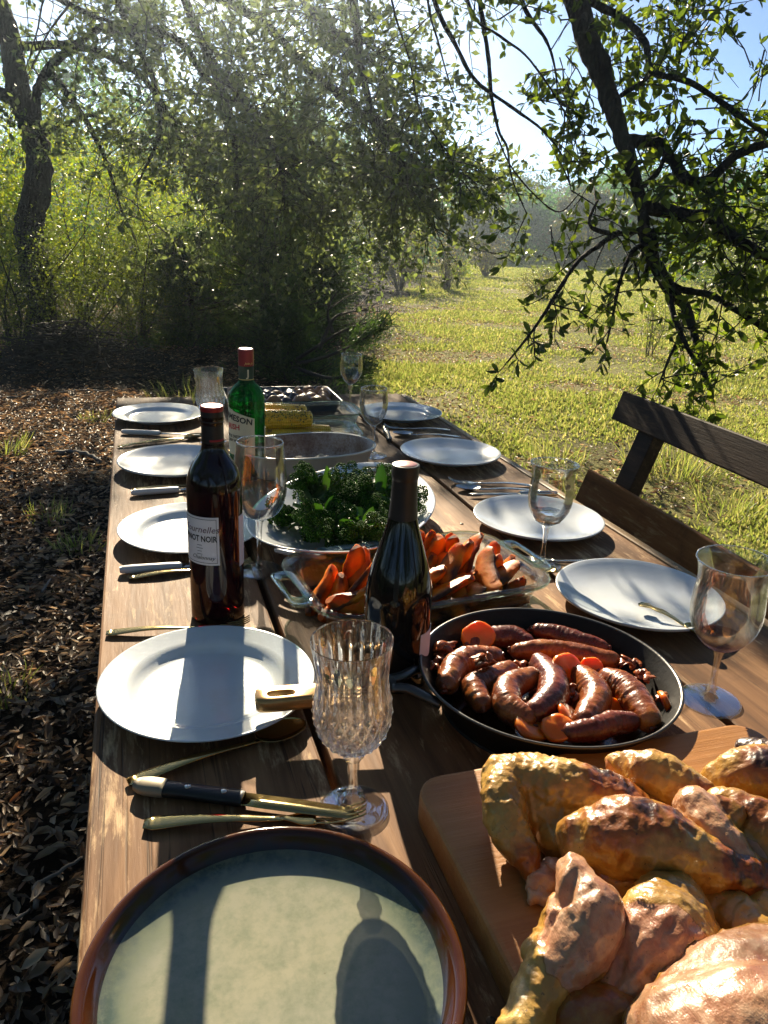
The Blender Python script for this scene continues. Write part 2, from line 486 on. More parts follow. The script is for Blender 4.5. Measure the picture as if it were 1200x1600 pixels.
# leaf litter --------------------------------------------------------
def make_litter():
    n = 110000
    x = rng.uniform(-3.2, 10, n); y = rng.uniform(.2, 15, n)
    mk = meadow_mask(x, y)
    pn = litter_noise(x, y)
    keep = rng.random(n) < np.where(mk < .5, np.clip(1.25-.06*y, .3, 1), np.clip(.16+2.2*pn, 0.03, 1)*np.clip(1.5-.07*y, .2, 1))
    keep &= ~((x > 0) & (x < .85) & (y > .3) & (y < 2.0))
    x, y = x[keep], y[keep]
    # extra dense carpet close to the camera on the left
    n2 = 20000
    x = np.concatenate([x, rng.uniform(-1.3, .15, n2)]); y = np.concatenate([y, rng.uniform(.6, 6.5, n2)])
    n = len(x)
    P = np.stack([x, y, gz(x, y)+rng.uniform(.001, .03, n)], 1)
    a = rng.uniform(0, 2*math.pi, n)
    D = np.stack([np.cos(a), np.sin(a), rng.normal(0, .22, n)], 1)
    U = np.stack([rng.normal(0, .35, n), rng.normal(0, .35, n), np.ones(n)], 1)
    L = rng.uniform(.016, .042, n); wr_ = rng.uniform(.26, .48, n); big_ = rng.random(n) < .12; L[big_] *= 1.6
    v = P-CAM; dep = v@cf; sx = 600+FPX*(v@cr)/dep; sy = 800-FPX*(v@cu)/dep
    tablehid = (x > -.09) & (x < 1.0) & (y < 3)
    score = np.where((dep > .3) & (sx > 0) & (sx < 1200) & (sy > 0) & (sy < 1600) & ~tablehid, L/np.maximum(dep, .3), 0)
    top = np.argsort(-score)[:300]
    single = (P[top], D[top], U[top], L[top], wr_[top])
    k_ = np.ones(n, bool); k_[top] = False
    P, D, U, L, wr_ = P[k_], D[k_], U[k_], L[k_], wr_[k_]
    V, F = scatter(P, D, L, L*wr_, LEAF_CURL2, U)
    m = Mat('dry_leaf')
    rnd = m.math('FRACT', m.math('ADD', m.n('NewGeometry').outputs['Random Per Island'], m.n('ObjectInfo').outputs['Random']))
    col = m.ramp(rnd, [(0, (.05, .030, .017)), (.3, (.15, .095, .055)), (.65, (.33, .225, .135)), (.92, (.54, .41, .27)), (1, (.22, .090, .032))])
    b = m.bsdf(Base_Color=col, Roughness=.5, Specular_IOR_Level=.5)
    t = m.n('BsdfTranslucent', {'Color': m.mix(1.0, col, (1.5, 1.3, 1.1), 'MULTIPLY')})
    o = link('leaf_litter', new_mesh('leaf_litter', V, F, True), m.done(m.mixsh(.35, b, t)))
    tag(o, 'dry brown oak leaves carpeting the ground around the table', None, None, 'stuff')
    lm = o.data.materials[0]; gr = bpy.data.objects['ground']; protos = []
    for q in range(6):
        T0 = LEAF_CURL2[0].copy(); T0[:, 2] *= .5+.25*q; T0[:, 1] *= rng.uniform(.9, 1.1)
        me = new_mesh('dry_leaf', T0, LEAF_CURL2[1]); me.materials.append(lm); protos.append(me)
    pp, dd, uu, ll, ww = single
    d, s_, nr = basis(dd, uu)
    for a in range(len(pp)):
        c = bpy.data.objects.new('dry_leaf', protos[a % 6]); COL.objects.link(c); c.parent = gr
        M = Matrix.Identity(4)
        for b_ in range(3):
            M[b_][0] = d[a, b_]*ll[a]; M[b_][1] = s_[a, b_]*ll[a]*ww[a]; M[b_][2] = nr[a, b_]*ll[a]; M[b_][3] = pp[a, b_]
        c.matrix_basis = M
make_litter()

# grass --------------------------------------------------------------
def make_grass():
    n = 330000
    # density falls with distance; wedge wider than any view from near the table
    d = 2.2+58*rng.random(n)**2.1
    az = rng.uniform(R_(-12), R_(62), n)
    x = d*np.sin(az); y = d*np.cos(az)
    mk = meadow_mask(x, y)
    pn = np.array([mnoise.fractal(Vector((a*.6, b*.6, 9.1)), 1, 2, 3) for a, b in zip(x, y)])
    p = mk*np.clip(.72+1.3*pn, .14, 1)
    p = p*(1-.9*smooth01(litter_noise(x, y), .02, .22)*(1-smooth01(y, 9, 16)))
    p = np.where((y < 2.6) & (x < 1.0), 0, p)
    k = rng.random(n) < p
    x, y, d, pn = x[k], y[k], d[k], pn[k]
    n = len(x)
    nb = 4
    X = np.repeat(x, nb)+rng.normal(0, .03, n*nb)*(1+np.repeat(d, nb)*.05); Y = np.repeat(y, nb)+rng.normal(0, .03, n*nb)*(1+np.repeat(d, nb)*.05)
    dd = np.repeat(d, nb)
    a = rng.uniform(0, 2*math.pi, n*nb); lean = rng.uniform(.15, .9, n*nb)
    H = rng.uniform(.012, .042, n*nb)*(1+.5*np.clip(np.repeat(pn, nb), -.5, 1))*(1+dd*.012)
    tall = rng.random(n*nb) < .03
    H[tall] *= 2.2
    D = np.stack([np.cos(a)*lean, np.sin(a)*lean, np.ones(n*nb)], 1)
    W = (.0022+.0006*dd)*rng.uniform(.7, 1.4, n*nb)*2
    P = np.stack([X, Y, gz(X, Y)-.004], 1)
    blade = (np.array([[0, .5, 0], [0, -.5, 0], [.6, .36, .05], [.6, -.36, .05], [1, 0, .2]]), [np.array([[0, 1, 3, 2]]), np.array([[2, 3, 4]])])
    VF = scatter(P, D, H, W, blade)
    mat = leaf_mat('grass_blade', (.15, .20, .05), (.25, .275, .085), (.42, .37, .19), .45, .5, (1.4, 1.42, .85))
    o = part('meadow_grass', VF, mat, None, False)
    tag(o, 'short sunlit yellow green meadow grass beyond the table', None, None, 'stuff')
    return mat
GRASS = make_grass()

def grass_tuft(px, py, n, h, spread, label, mat=None):
    d = ray(px, py); p = CAM+d*(-CAM[2]/d[2])
    r = np.random.default_rng(int(px*7+py))
    a = r.uniform(0, 2*math.pi, n); rr = spread*np.sqrt(r.random(n))
    P = np.stack([rr*np.cos(a), rr*np.sin(a), np.zeros(n)-.004], 1)
    a2 = a+r.normal(0, .6, n)
    D = np.stack([np.cos(a2)*r.uniform(.1, .9, n), np.sin(a2)*r.uniform(.1, .9, n), np.ones(n)], 1)
    blade = (np.array([[0, .5, 0], [0, -.5, 0], [.5, .4, .03], [.5, -.4, .03], [.8, .22, -.06], [.8, -.22, -.06], [1, 0, -.16]]),
             [np.array([[0, 1, 3, 2], [2, 3, 5, 4]]), np.array([[4, 5, 6]])])
    VF = scatter(P, D, h*r.uniform(.4, 1.1, n), r.uniform(.004, .008, n), blade, None, r)
    o = part('grass_tuft', VF, mat or GRASS, None, False)
    o.location = (p[0], p[1], float(gz(p[0], p[1])))
    tag(o, label, 'grass tuft', 'grass tufts growing through the leaf litter')
grass_tuft(1050, 740, 260, .24, .28, 'large bright tuft of long grass behind the bench backrest')
grass_tuft(870, 720, 130, .15, .2, 'grass tuft just left of the bench back post')
grass_tuft(1140, 800, 120, .14, .2, 'grass tuft low behind the bench on the right edge')
grass_tuft(8, 712, 90, .16, .12, 'sunlit grass tuft on the litter at the left edge')
grass_tuft(75, 812, 60, .10, .10, 'small shaded grass tuft on the litter left of the table')
grass_tuft(122, 858, 70, .10, .10, 'shaded grass tuft in the litter right beside the table edge')
grass_tuft(8, 1085, 50, .09, .08, 'tiny grass tuft at the left edge, nearest of the litter tufts')
grass_tuft(300, 620, 140, .16, .35, 'low grass clump just beyond the far left table corner')
grass_tuft(150, 660, 60, .09, .1, 'short grass tuft in the sunny litter left of the far plate')

# sticks ------------------------------------------------------------
BARK = None
def bark_mat(name, a, b, c):
    m = Mat(name)
    v = m.coord('Object', (1, 1, .35))
    n1 = m.noise(v, 26, 7, .7, .4); n2 = m.noise(v, 5, 4)
    vor = m.n('TexVoronoi', {'Vector': v, 'Scale': 34.0}, feature='DISTANCE_TO_EDGE').outputs['Distance']
    col = m.ramp(n1, [(.3, a), (.5, b), (.72, c)])
    col = m.mix(m.ramp(n2, [(.55, (0, 0, 0)), (.7, (.5, .5, .5))]), col, (.09, .095, .07))
    h = m.math('ADD', m.math('MULTIPLY', vor, 2.0), n1)
    return m.done(m.bsdf(Base_Color=col, Roughness=.9, Specular_IOR_Level=.2, Normal=m.bump(h, .9, .02)))
BARK = bark_mat('oak_bark', (.010, .008, .007), (.028, .022, .019), (.07, .058, .05))
TWIGM = simple('twig_bark', (.035, .028, .024), .85, var=.4)
STICKM = simple('dead_stick', (.20, .17, .145), .8, var=.4, vscale=60)

def stick(pts, r, label):
    P = []
    for px, py in pts:
        d = ray(px, py); P.append(CAM+d*((.03-CAM[2])/d[2]))
    P = catmull(P, 5)
    P = P+np.random.default_rng(int(pts[0][0])).normal(0, r*.25, P.shape)
    o = part('fallen_stick', tube(P, np.linspace(r, r*.5, len(P)), 7), STICKM)
    tag(o, label, 'stick', 'fallen sticks on the litter')
stick([(85, 708), (115, 706), (145, 713), (158, 722)], .017, 'crooked fallen branch lying in the sunny litter left of the table')
stick([(66, 925), (74, 912), (86, 898)], .006, 'short pale stick in the litter left of the tall red wine bottle')
stick([(55, 1415), (57, 1385), (90, 1365), (130, 1338)], .006, 'forked grey twig in dark litter left of the stoneware plate')
stick([(0, 622), (60, 618), (120, 610), (170, 612)], .010, 'long thin stick at the foot of the brush pile')
stick([(20, 1440), (48, 1420)], .004, 'thin twig in the dark litter beside the table corner')

# ------------------------------------------------------------------ trees
class Tree:
    """collects limbs, twigs and leaves of one tree"""
    def __init__(self): self.limbs, self.twigs, self.lp, self.ld = [], [], [], []
    def limb(self, pts, r0, r1, n=10, k=7, wob=.0, seed=1):
        P = catmull(pts, k); r = np.linspace(r0, r1, len(P))
        if wob: P = P+np.stack([mnoise_arr(P*1.9, seed), mnoise_arr(P*1.9, seed+5), mnoise_arr(P*1.9, seed+9)], 1)*wob
        V, F = tube(P, r, n)
        nz = fnoise(V, 9/max(r0, .02)**.3, seed, 2)
        ctr = np.repeat(P, n, 0)
        dirs = V[:len(ctr)]-ctr
        V[:len(ctr)] += dirs*(nz[:len(ctr)]*.28)[:, None]
        self.limbs.append((V, F)); return P, r

def mnoise_arr(P, seed):
    return np.array([mnoise.noise(Vector(p)+Vector((seed*3.7, seed*1.3, 0))) for p in P])

def spray(T, r, base, d, length, rad, lv, droop, leaves=9, leaf_gap=.03, kids=5, ns=4, wander=.35):
    """a twig that bends, droops and branches; leaf points along the last two levels"""
    steps = max(4, int(length/.07)); st = length/steps
    P = [np.array(base, float)]; d = np.array(d, float); d /= np.linalg.norm(d)
    dirs = []
    for i in range(steps):
        d = d+r.normal(0, wander*.35, 3)+np.array([0, 0, -droop*.18]); d /= np.linalg.norm(d)
        P.append(P[-1]+d*st); dirs.append(d.copy())
    P = np.array(P); dirs.append(d.copy())
    T.twigs.append((P, np.linspace(rad, max(rad*.35, .0012), len(P)), ns if lv > 0 else 3))
    if lv > 0:
        for i in range(kids):
            k = r.integers(max(1, steps//5), steps+1)
            dd = dirs[k-1]+r.normal(0, .62, 3); 
            spray(T, r, P[k], dd, length*r.uniform(.35, .6), rad*.5, lv-1, droop, leaves, leaf_gap, max(2, kids-1), ns, wander)
    if lv <= 1:
        m = int(length/leaf_gap*(1 if lv == 0 else .5))
        for i in range(m):
            f = r.uniform(.15, 1)*steps; k = min(int(f), steps-1)
            p = P[k]+(P[k+1]-P[k])*(f-k)
            ld = dirs[k]*.7+r.normal(0, .6, 3)
            T.lp.append(p); T.ld.append(ld)

def twig_mesh(tw):
    VV, FF, n = [], [], 0
    for P, r, ns in tw:
        V, F = tube(P, r, ns, cap=False)
        VV.append(V); FF.append(F[0]+n); n += len(V)
    return np.concatenate(VV), [np.concatenate(FF)]

def prune(P, keepfrac_noise=.34, ymax=1.6, seed=5.0):
    """thin the crown where its shade would cover the lit near half of the table"""
    hx, hy = shadow_hit(P)
    on = (hx > -.5) & (hx < 1.5) & (hy > .1) & (hy < ymax)
    nz = np.array([mnoise.noise(Vector((a*3.2, b*2.2, seed))) for a, b in zip(hx, hy)])
    gx_, gy_ = shadow_hit(P, .02)
    gap = (((gx_+.55)/.85)**2+((gy_-4.95)/.85)**2 < 1) | (((gx_+.35)/.16)**2+((gy_-2.35)/.35)**2 < 1) | (((gx_+.25)/.35)**2+((gy_-6.15)/.3)**2 < 1)
    return (~on | (nz > keepfrac_noise)) & ~(gap & (np.sin(gx_*23+gy_*17) < .75))

OAKLEAF = leaf_mat('live_oak_leaf', (.035, .052, .014), (.075, .10, .020), (.15, .17, .03), .55, .42, (1.75, 2.0, .7))
OAKFAR = leaf_mat('live_oak_leaf_shade', (.07, .085, .045), (.10, .12, .055), (.16, .18, .07), .5, .4, (1.6, 1.75, 1.0))

def finish_tree(root, T, leafmat, L=(.03, .055), wr=.45, tmpl=LEAF_LOW, seed=1, barkm=None, prn=True, singles=0, limbname='limb'):
    r = np.random.default_rng(seed)
    for i, (V, F) in enumerate(T.limbs):
        part('trunk' if i == 0 and limbname == 'trunk' else 'limb', (V, F), barkm or BARK, root)
    tw = T.twigs
    if prn:
        tw = [t for t in tw if prune(np.array([t[0][len(t[0])//2]]))[0]]
    if tw:
        o = part('twig_mass', twig_mesh(tw), TWIGM, root); o['kind'] = 'stuff'
    P = np.array(T.lp); D = np.array(T.ld)
    if prn:
        k = prune(P); P, D = P[k], D[k]
    n = len(P)
    LL = r.uniform(L[0], L[1], n); WW = LL*wr*r.uniform(.8, 1.25, n)
    U = r.normal(size=(n, 3))
    if singles:
        v = P-CAM; dep = v@cf; sx = 600+FPX*(v@cr)/dep; sy = 800-FPX*(v@cu)/dep
        vis = (dep > .5) & (sx > 0) & (sx < 1200) & (sy > 0) & (sy < 1600)
        score = np.where(vis, LL/np.maximum(dep, .3), 0)
        idx = np.argsort(-score)[:singles]
        T0, F0 = tmpl
        protos = []
        for q in range(6):
            V = T0.copy(); V[:, 1] *= wr*r.uniform(.85, 1.2); V[:, 2] += r.normal(0, .015, len(V)); V[:, 2] -= .12*q/5*V[:, 0]**2
            protos.append(new_mesh('leaf', V, F0, True)); protos[-1].materials.append(leafmat)
        d, s, nr = basis(D[idx], U[idx])
        for a, i in enumerate(idx):
            o = bpy.data.objects.new('leaf', protos[a % 6]); COL.objects.link(o); o.parent = root
            M = Matrix.Identity(4)
            for c in range(3):
                M[c][0] = d[a, c]*LL[i]; M[c][1] = s[a, c]*LL[i]; M[c][2] = nr[a, c]*LL[i]; M[c][3] = P[i, c]-root.location[c]
            o.matrix_parent_inverse = Matrix.Identity(4)
            o.matrix_basis = M
        k = np.ones(n, bool); k[idx] = False
        P, D, U, LL, WW = P[k], D[k], U[k], LL[k], WW[k]
    V, F = scatter(P, D, LL, WW, tmpl, U, r)
    o = part('foliage', (V, F), leafmat, root, True); o['kind'] = 'stuff'
    return n

# --- oak whose limb hangs in on the right: trunk stands behind and right of the camera
def oak_right():
    r = np.random.default_rng(11)
    root = empty('oak_tree', (0, 0, 0), 0, 'live oak with a dark limb hanging down on the right against the sky', 'tree')
    T = Tree()
    D0 = 3.0
    A = lambda x, y, d=D0: at(x, y, d)
    # trunk and the big limb that comes over from behind the camera
    tr = [(3.6, -2.6, -.1), (3.5, -2.5, 1.2), (3.3, -2.2, 2.6), (2.9, -1.6, 3.9)]
    T.limb(tr, .26, .17, 14, seed=2)
    over = [tr[-1], (2.3, -.4, 4.7), (1.6, 1.2, 4.75), (1.35, 2.2, 4.2), A(870, -150), A(895, -20), A(918, 60), A(938, 110), A(955, 165), A(972, 215), A(985, 260), A(1000, 310), A(1008, 360)]
    Pm, rm = T.limb(over, .068, .020, 12, 7, .0, 3)
    T.limb([A(1008, 360), A(1013, 395), A(1030, 430), A(1050, 460), A(1070, 480), A(1085, 520, 2.95), A(1098, 560, 2.9), A(1108, 605, 2.9)], .034, .009, 9, 6, .015, 4)
    subs = [
        ([A(982, 218), A(1005, 220), A(1030, 222), A(1048, 245, 2.95), A(1075, 281, 2.9), A(1110, 281, 2.85), A(1150, 245, 2.8), A(1200, 228, 2.75), A(1290, 215, 2.7)], .026, .014),
        ([A(1003, 322), A(1040, 328), A(1075, 337, 2.95), A(1110, 340, 2.9), A(1150, 375, 2.85), A(1200, 402, 2.8), A(1300, 440, 2.75)], .030, .016),
        ([A(1035, 437), A(1062, 455), A(1110, 463, 2.95), A(1150, 485, 2.9), A(1200, 515, 2.85), A(1270, 550, 2.8)], .016, .009),
        ([A(1042, 446), A(1052, 495, 2.9), A(1072, 545, 2.85), A(1098, 590, 2.85), A(1112, 625, 2.85)], .014, .004),
        ([A(1068, 480), A(1062, 520, 2.9), A(1045, 560, 2.85), A(1030, 600, 2.85)], .010, .003),
        ([A(965, 362, 2.95), A(935, 382, 2.9), A(900, 410, 2.8), A(872, 455, 2.72), A(845, 500, 2.66), A(815, 540, 2.62), A(788, 572, 2.6)], .011, .003),
        ([A(1008, 355), A(965, 362, 2.95), A(930, 355, 2.9), A(922, 340, 2.9), A(935, 310, 2.9)], .012, .004),
        ([A(1005, 380), A(985, 395, 2.95), A(968, 440, 2.9), A(958, 490, 2.88), A(948, 533, 2.86)], .010, .004),
        ([A(899, -6), A(930, 4), A(965, 22), A(990, 40, 2.95), A(1010, 70, 2.9), A(1020, 112, 2.85), A(1075, 128, 2.8), A(1130, 162, 2.75), A(1200, 210, 2.7), A(1280, 240, 2.65)], .018, .007),
        ([A(970, 150), A(1000, 130), A(1020, 115, 2.85)], .010, .006),
        ([A(1005, 290), A(1028, 268), A(1040, 242, 2.95)], .012, .010),
        ([A(1010, 410), A(1000, 440), A(985, 400), A(970, 425)], .007, .003),
        ([A(1120, 342, 2.9), A(1128, 400, 2.85), A(1135, 440, 2.82), A(1120, 520, 2.8)], .007, .002),
    ]
    lines = []
    for i, (p, a, b) in enumerate(subs):
        P, rr = T.limb(p, a, b, 7, 6, .012, 20+i); lines.append((P, rr))
    # hanging twigs coming in from above
    B = lambda x, y, d: at(x, y, d)
    hang = [
        [(745, -120, 3.2), (753, 0, 3.1), (762, 80, 3.1), (766, 150, 3.05), (778, 205, 3), (792, 232, 3), (800, 280, 3), (822, 335, 2.95)],
        [(650, -120, 3.4), (678, 0, 3.3), (715, 75, 3.2), (745, 130, 3.2), (800, 170, 3.1), (850, 205, 3.1), (880, 245, 3), (892, 295, 3)],
        [(790, -120, 3.2), (812, 0, 3.1), (850, 62, 3.1), (866, 110, 3.05), (872, 160, 3)],
        [(660, -150, 3.5), (672, 0, 3.4), (690, 70, 3.4), (705, 130, 3.4), (712, 150, 3.4)],
        [(600, -120, 3.9), (612, 0, 3.8), (640, 90, 3.8), (655, 170, 3.7), (690, 230, 3.7), (720, 290, 3.7)],
        [(777, 203, 3.0), (800, 255, 3.0), (840, 305, 3), (875, 330, 3), (905, 300, 2.95)],
        [(700, -120, 3.1), (735, 20, 3.0), (780, 60, 3), (830, 100, 3), (890, 190, 3), (905, 250, 3)],
    ]
    for i, h in enumerate(hang):
        P, rr = T.limb([B(*q) for q in h], .012 if i < 3 else (.0035 if i == 5 else .007), .0022, 6, 6, .02, 50+i); lines.append((P, rr))
    T.limb([Pm[24], B(745, -120, 3.2)], .03, .014, 6, 4); T.limb([Pm[22], B(650, -120, 3.4)], .03, .01, 6, 4); T.limb([Pm[24], B(790, -120, 3.2)], .02, .012, 6, 4)
    T.limb([Pm[21], B(600, -120, 3.9)], .03, .01, 6, 4)
    # leafy side shoots on everything thin
    for li, (P, rr) in enumerate(lines):
        ln = np.linalg.norm(np.diff(P, axis=0), axis=1).sum()
        for q in range(int(ln/(.062 if li < len(subs) else .040))+2):
            k = r.integers(1, len(P))
            d = (P[k]-P[k-1]); d /= np.linalg.norm(d)
            dd = d*.5+r.normal(0, .75, 3)+np.array([0, 0, -.15])
            spray(T, r, P[k], dd, r.uniform(.10, .30), .0032, 1 if r.random() < .55 else 0, .35, leaf_gap=.024, kids=2, ns=4)
        spray(T, r, P[-1], P[-1]-P[-3], .12, .002, 0, .2, leaf_gap=.013)
    # leafy growth behind the limb in the upper right
    for (x, y, d, n_) in [(1000, 30, 3.4, 9), (1060, 60, 3.2, 9), (1050, 190, 3.1, 8), (1120, 240, 3.0, 9), (1160, 310, 3.0, 8), (1090, 300, 3.1, 7), (1180, 150, 3.0, 3), (1040, -40, 3.2, 8),
                          (940, 200, 3.3, 7), (900, 60, 3.3, 8), (880, 130, 3.3, 6), (860, 20, 3.3, 6), (1150, 400, 2.9, 6), (1100, 390, 3.0, 5), (1040, 320, 3.0, 4), (1185, 345, 2.9, 6), (985, 110, 3.3, 5), (1100, 20, 3.2, 5), (930, 330, 3.1, 3), (640, 50, 3.6, 4), (655, 150, 3.6, 4), (700, 50, 3.4, 4), (715, 170, 3.4, 4), (760, 110, 3.2, 4), (800, 50, 3.2, 4), (825, 200, 3.1, 4), (850, 130, 3.2, 4), (690, 240, 3.5, 3), (790, 180, 3.2, 3), (740, 20, 3.3, 4)]:
        for q in range(int(n_*1.5)):
            b = at(x+r.normal(0, 30), y+r.normal(0, 28), d+r.normal(0, .12))
            spray(T, r, b, r.normal(0, 1, 3)+np.array([.2, 0, -.3]), r.uniform(.14, .34), .0035, 1, .4, leaf_gap=.026, kids=3)
    for (x, y, d, n_) in [(1110, 600, 2.85, 5), (1050, 590, 2.85, 4), (1085, 560, 2.85, 3), (1040, 400, 2.95, 3), (870, 470, 2.7, 2)]:
        for q in range(n_):
            b = at(x+r.normal(0, 16), y+r.normal(0, 22), d+r.normal(0, .06))
            spray(T, r, b, np.array([0, 0, -1.])+r.normal(0, .5, 3), r.uniform(.08, .18), .002, 0, .5, leaf_gap=.018)
    # unseen crown overhead and behind the camera, added to cut sky fill
    for i in range(14):
        a = r.uniform(0, 2*math.pi); e = np.array([r.uniform(-3.6, 4.5), r.uniform(-4, 3.2), r.uniform(3.6, 5.6)])
        b = Pm[int(r.integers(0, 12))]
        T.limb([b, (b+e)/2+np.array([0, 0, .5]), e], .07, .015, 7, 5, .05, 80+i)
    nc = 160
    cx = np.stack([r.uniform(-4.2, 5.2, nc), r.uniform(-4.5, 3.1, nc), r.uniform(3.3, 6.0, nc)], 1)
    cx[:, 2] = np.maximum(cx[:, 2], 2.6+.28*np.maximum(cx[:, 1], 0)+.3)
    q = np.repeat(cx, 110, 0)+r.normal(0, 1, (nc*110, 3))*np.array([.30, .30, .16])
    q = q[(q[:, 2] > 2.1+.32*np.maximum(q[:, 1], 0))]
    part('foliage', scatter(q, r.normal(0, 1, q.shape), r.uniform(.05, .085, len(q)), r.uniform(.025, .04, len(q)), LEAF_LOW, None, r), OAKLEAF, root)['kind'] = 'stuff'
    finish_tree(root, T, OAKLEAF, (.032, .056), .42, LEAF_NEAR, 12, prn=True, singles=300, limbname='trunk')
oak_right()

# --- big oak on the left, crown drooping over the far half of the table
def oak_left():
    r = np.random.default_rng(21)
    root = empty('oak_tree', (0, 0, 0), 0, 'large live oak with a curved dark trunk at the left, crown drooping over the table', 'tree')
    T = Tree()
    A = at
    base = np.array([-.93, 8.3, -.1])
    T.limb([base, A(66, 470, 7.9), A(50, 400, 7.85), A(46, 350, 7.85), A(58, 300, 7.85), A(60, 245, 7.85), A(46, 190, 7.85), A(30, 150, 7.8), A(22, 100, 7.75), A(10, 40, 7.7), A(-20, -40, 7.6), A(-10, -160, 7.5)], .150, .095, 14, 6, .0, 5)
    T.limb([A(45, 185, 7.85), A(10, 150, 7.9), A(-40, 135, 8), A(-120, 120, 8.2)], .075, .055, 9, 6, 0, 6)
    T.limb([A(60, 240, 7.85), A(58, 160, 7.8), A(75, 110, 7.7), A(105, 80, 7.6), A(160, 40, 7.4)], .055, .032, 8, 6, .02, 7)
    T.limb([A(62, 208, 7.85), A(80, 203, 7.8), A(100, 197, 7.75), A(125, 183, 7.7), A(150, 180, 7.7), A(175, 195, 7.7)], .03, .014, 7, 6, .01, 8)
    main = [
        [(-10, -160, 7.5), (60, -420, 7.7), (210, -330, 7.4), (260, -110, 7), (320, 70, 6.7), (390, 165, 6.5), (430, 240, 6.4), (440, 290, 6.4)],
        [(-10, -160, 7.5), (200, -330, 7.2), (340, -450, 6.8), (510, -300, 6.3), (545, -50, 6.0), (575, 150, 5.9), (615, 230, 5.8), (640, 290, 5.8)],
        [(15, 70, 7.75), (120, 70, 7.6), (215, 115, 7.4), (275, 205, 7.2), (300, 290, 7.2)],
        [(100, -190, 7.2), (170, -20, 7.2), (225, 90, 7.1), (250, 200, 7.1), (215, 290, 7.2)],
        [(230, -60, 7), (400, 30, 6.6), (510, 130, 6.4), (590, 200, 6.2), (650, 260, 6.1), (690, 300, 6.1)],
        [(320, 70, 6.7), (360, 190, 6.7), (370, 280, 6.8), (350, 350, 6.9)],
        [(160, 40, 7.4), (270, 60, 7.2), (350, 150, 7), (480, 220, 6.8), (540, 280, 6.8), (590, 335, 6.8)],
        [(75, 110, 7.7), (110, 150, 7.7), (160, 240, 7.6), (190, 330, 7.6)],
        [(-20, -40, 7.6), (60, -20, 7.4), (140, 20, 7.3), (200, 40, 7.2)],
        [(400, -120, 6.4), (460, -20, 6.2), (500, 30, 6.1), (550, 70, 6.0), (600, 110, 5.9)],
    ]
    for i, m in enumerate(main):
        P, rr = T.limb([A(*q) for q in m], .07 if i < 2 else .045, .010, 8, 6, .03, 30+i)
        ln = np.linalg.norm(np.diff(P, axis=0), axis=1).sum()
        for q in range(int(ln/.064)):
            k = r.integers(4, len(P)); d = P[k]-P[k-1]; d /= np.linalg.norm(d)
            spray(T, r, P[k], d*.6+r.normal(0, .75, 3)+np.array([.25, 0, .05]), r.uniform(.45, 1.0), .006, 2, .14, leaf_gap=.040, kids=4, ns=4)
    # the crown goes on above the frame and behind
    for q in range(16):
        b = at(r.uniform(-250, 700), r.uniform(-520, -60), r.uniform(6.2, 9.5))
        spray(T, r, b, r.normal(0, 1, 3)+np.array([.2, -.2, -.2]), r.uniform(.7, 1.3), .012, 2, .3, leaf_gap=.055, kids=4)
    for q in range(30):   # shade over the litter on the left
        b = np.array([r.uniform(-2.5, .3), r.uniform(4, 8), r.uniform(2.9, 4.4)])
        spray(T, r, b, r.normal(0, 1, 3)+np.array([0, -.2, -.1]), r.uniform(.6, 1.1), .012, 2, .2, leaf_gap=.055, kids=4)
    n = finish_tree(root, T, OAKFAR, (.040, .082), .5, LEAF_LOW, 22, prn=True, singles=300, limbname='trunk')
    print('left oak leaves', n)
oak_left()

# --- shrubs -----------------------------------------------------------
YEL = leaf_mat('yellow_green_leaf', (.10, .16, .018), (.17, .22, .022), (.30, .28, .025), .55, .45, (1.6, 1.7, .6))
GRN = leaf_mat('small_green_leaf', (.05, .075, .018), (.09, .125, .026), (.15, .18, .04), .5, .4, (1.8, 1.7, .6))
CEDAR = leaf_mat('cedar_spray', (.030, .058, .024), (.050, .086, .032), (.085, .125, .042), .38, .6, (1.4, 1.6, .6))
DRYTW = simple('grey_twig', (.16, .125, .105), .8, var=.3)

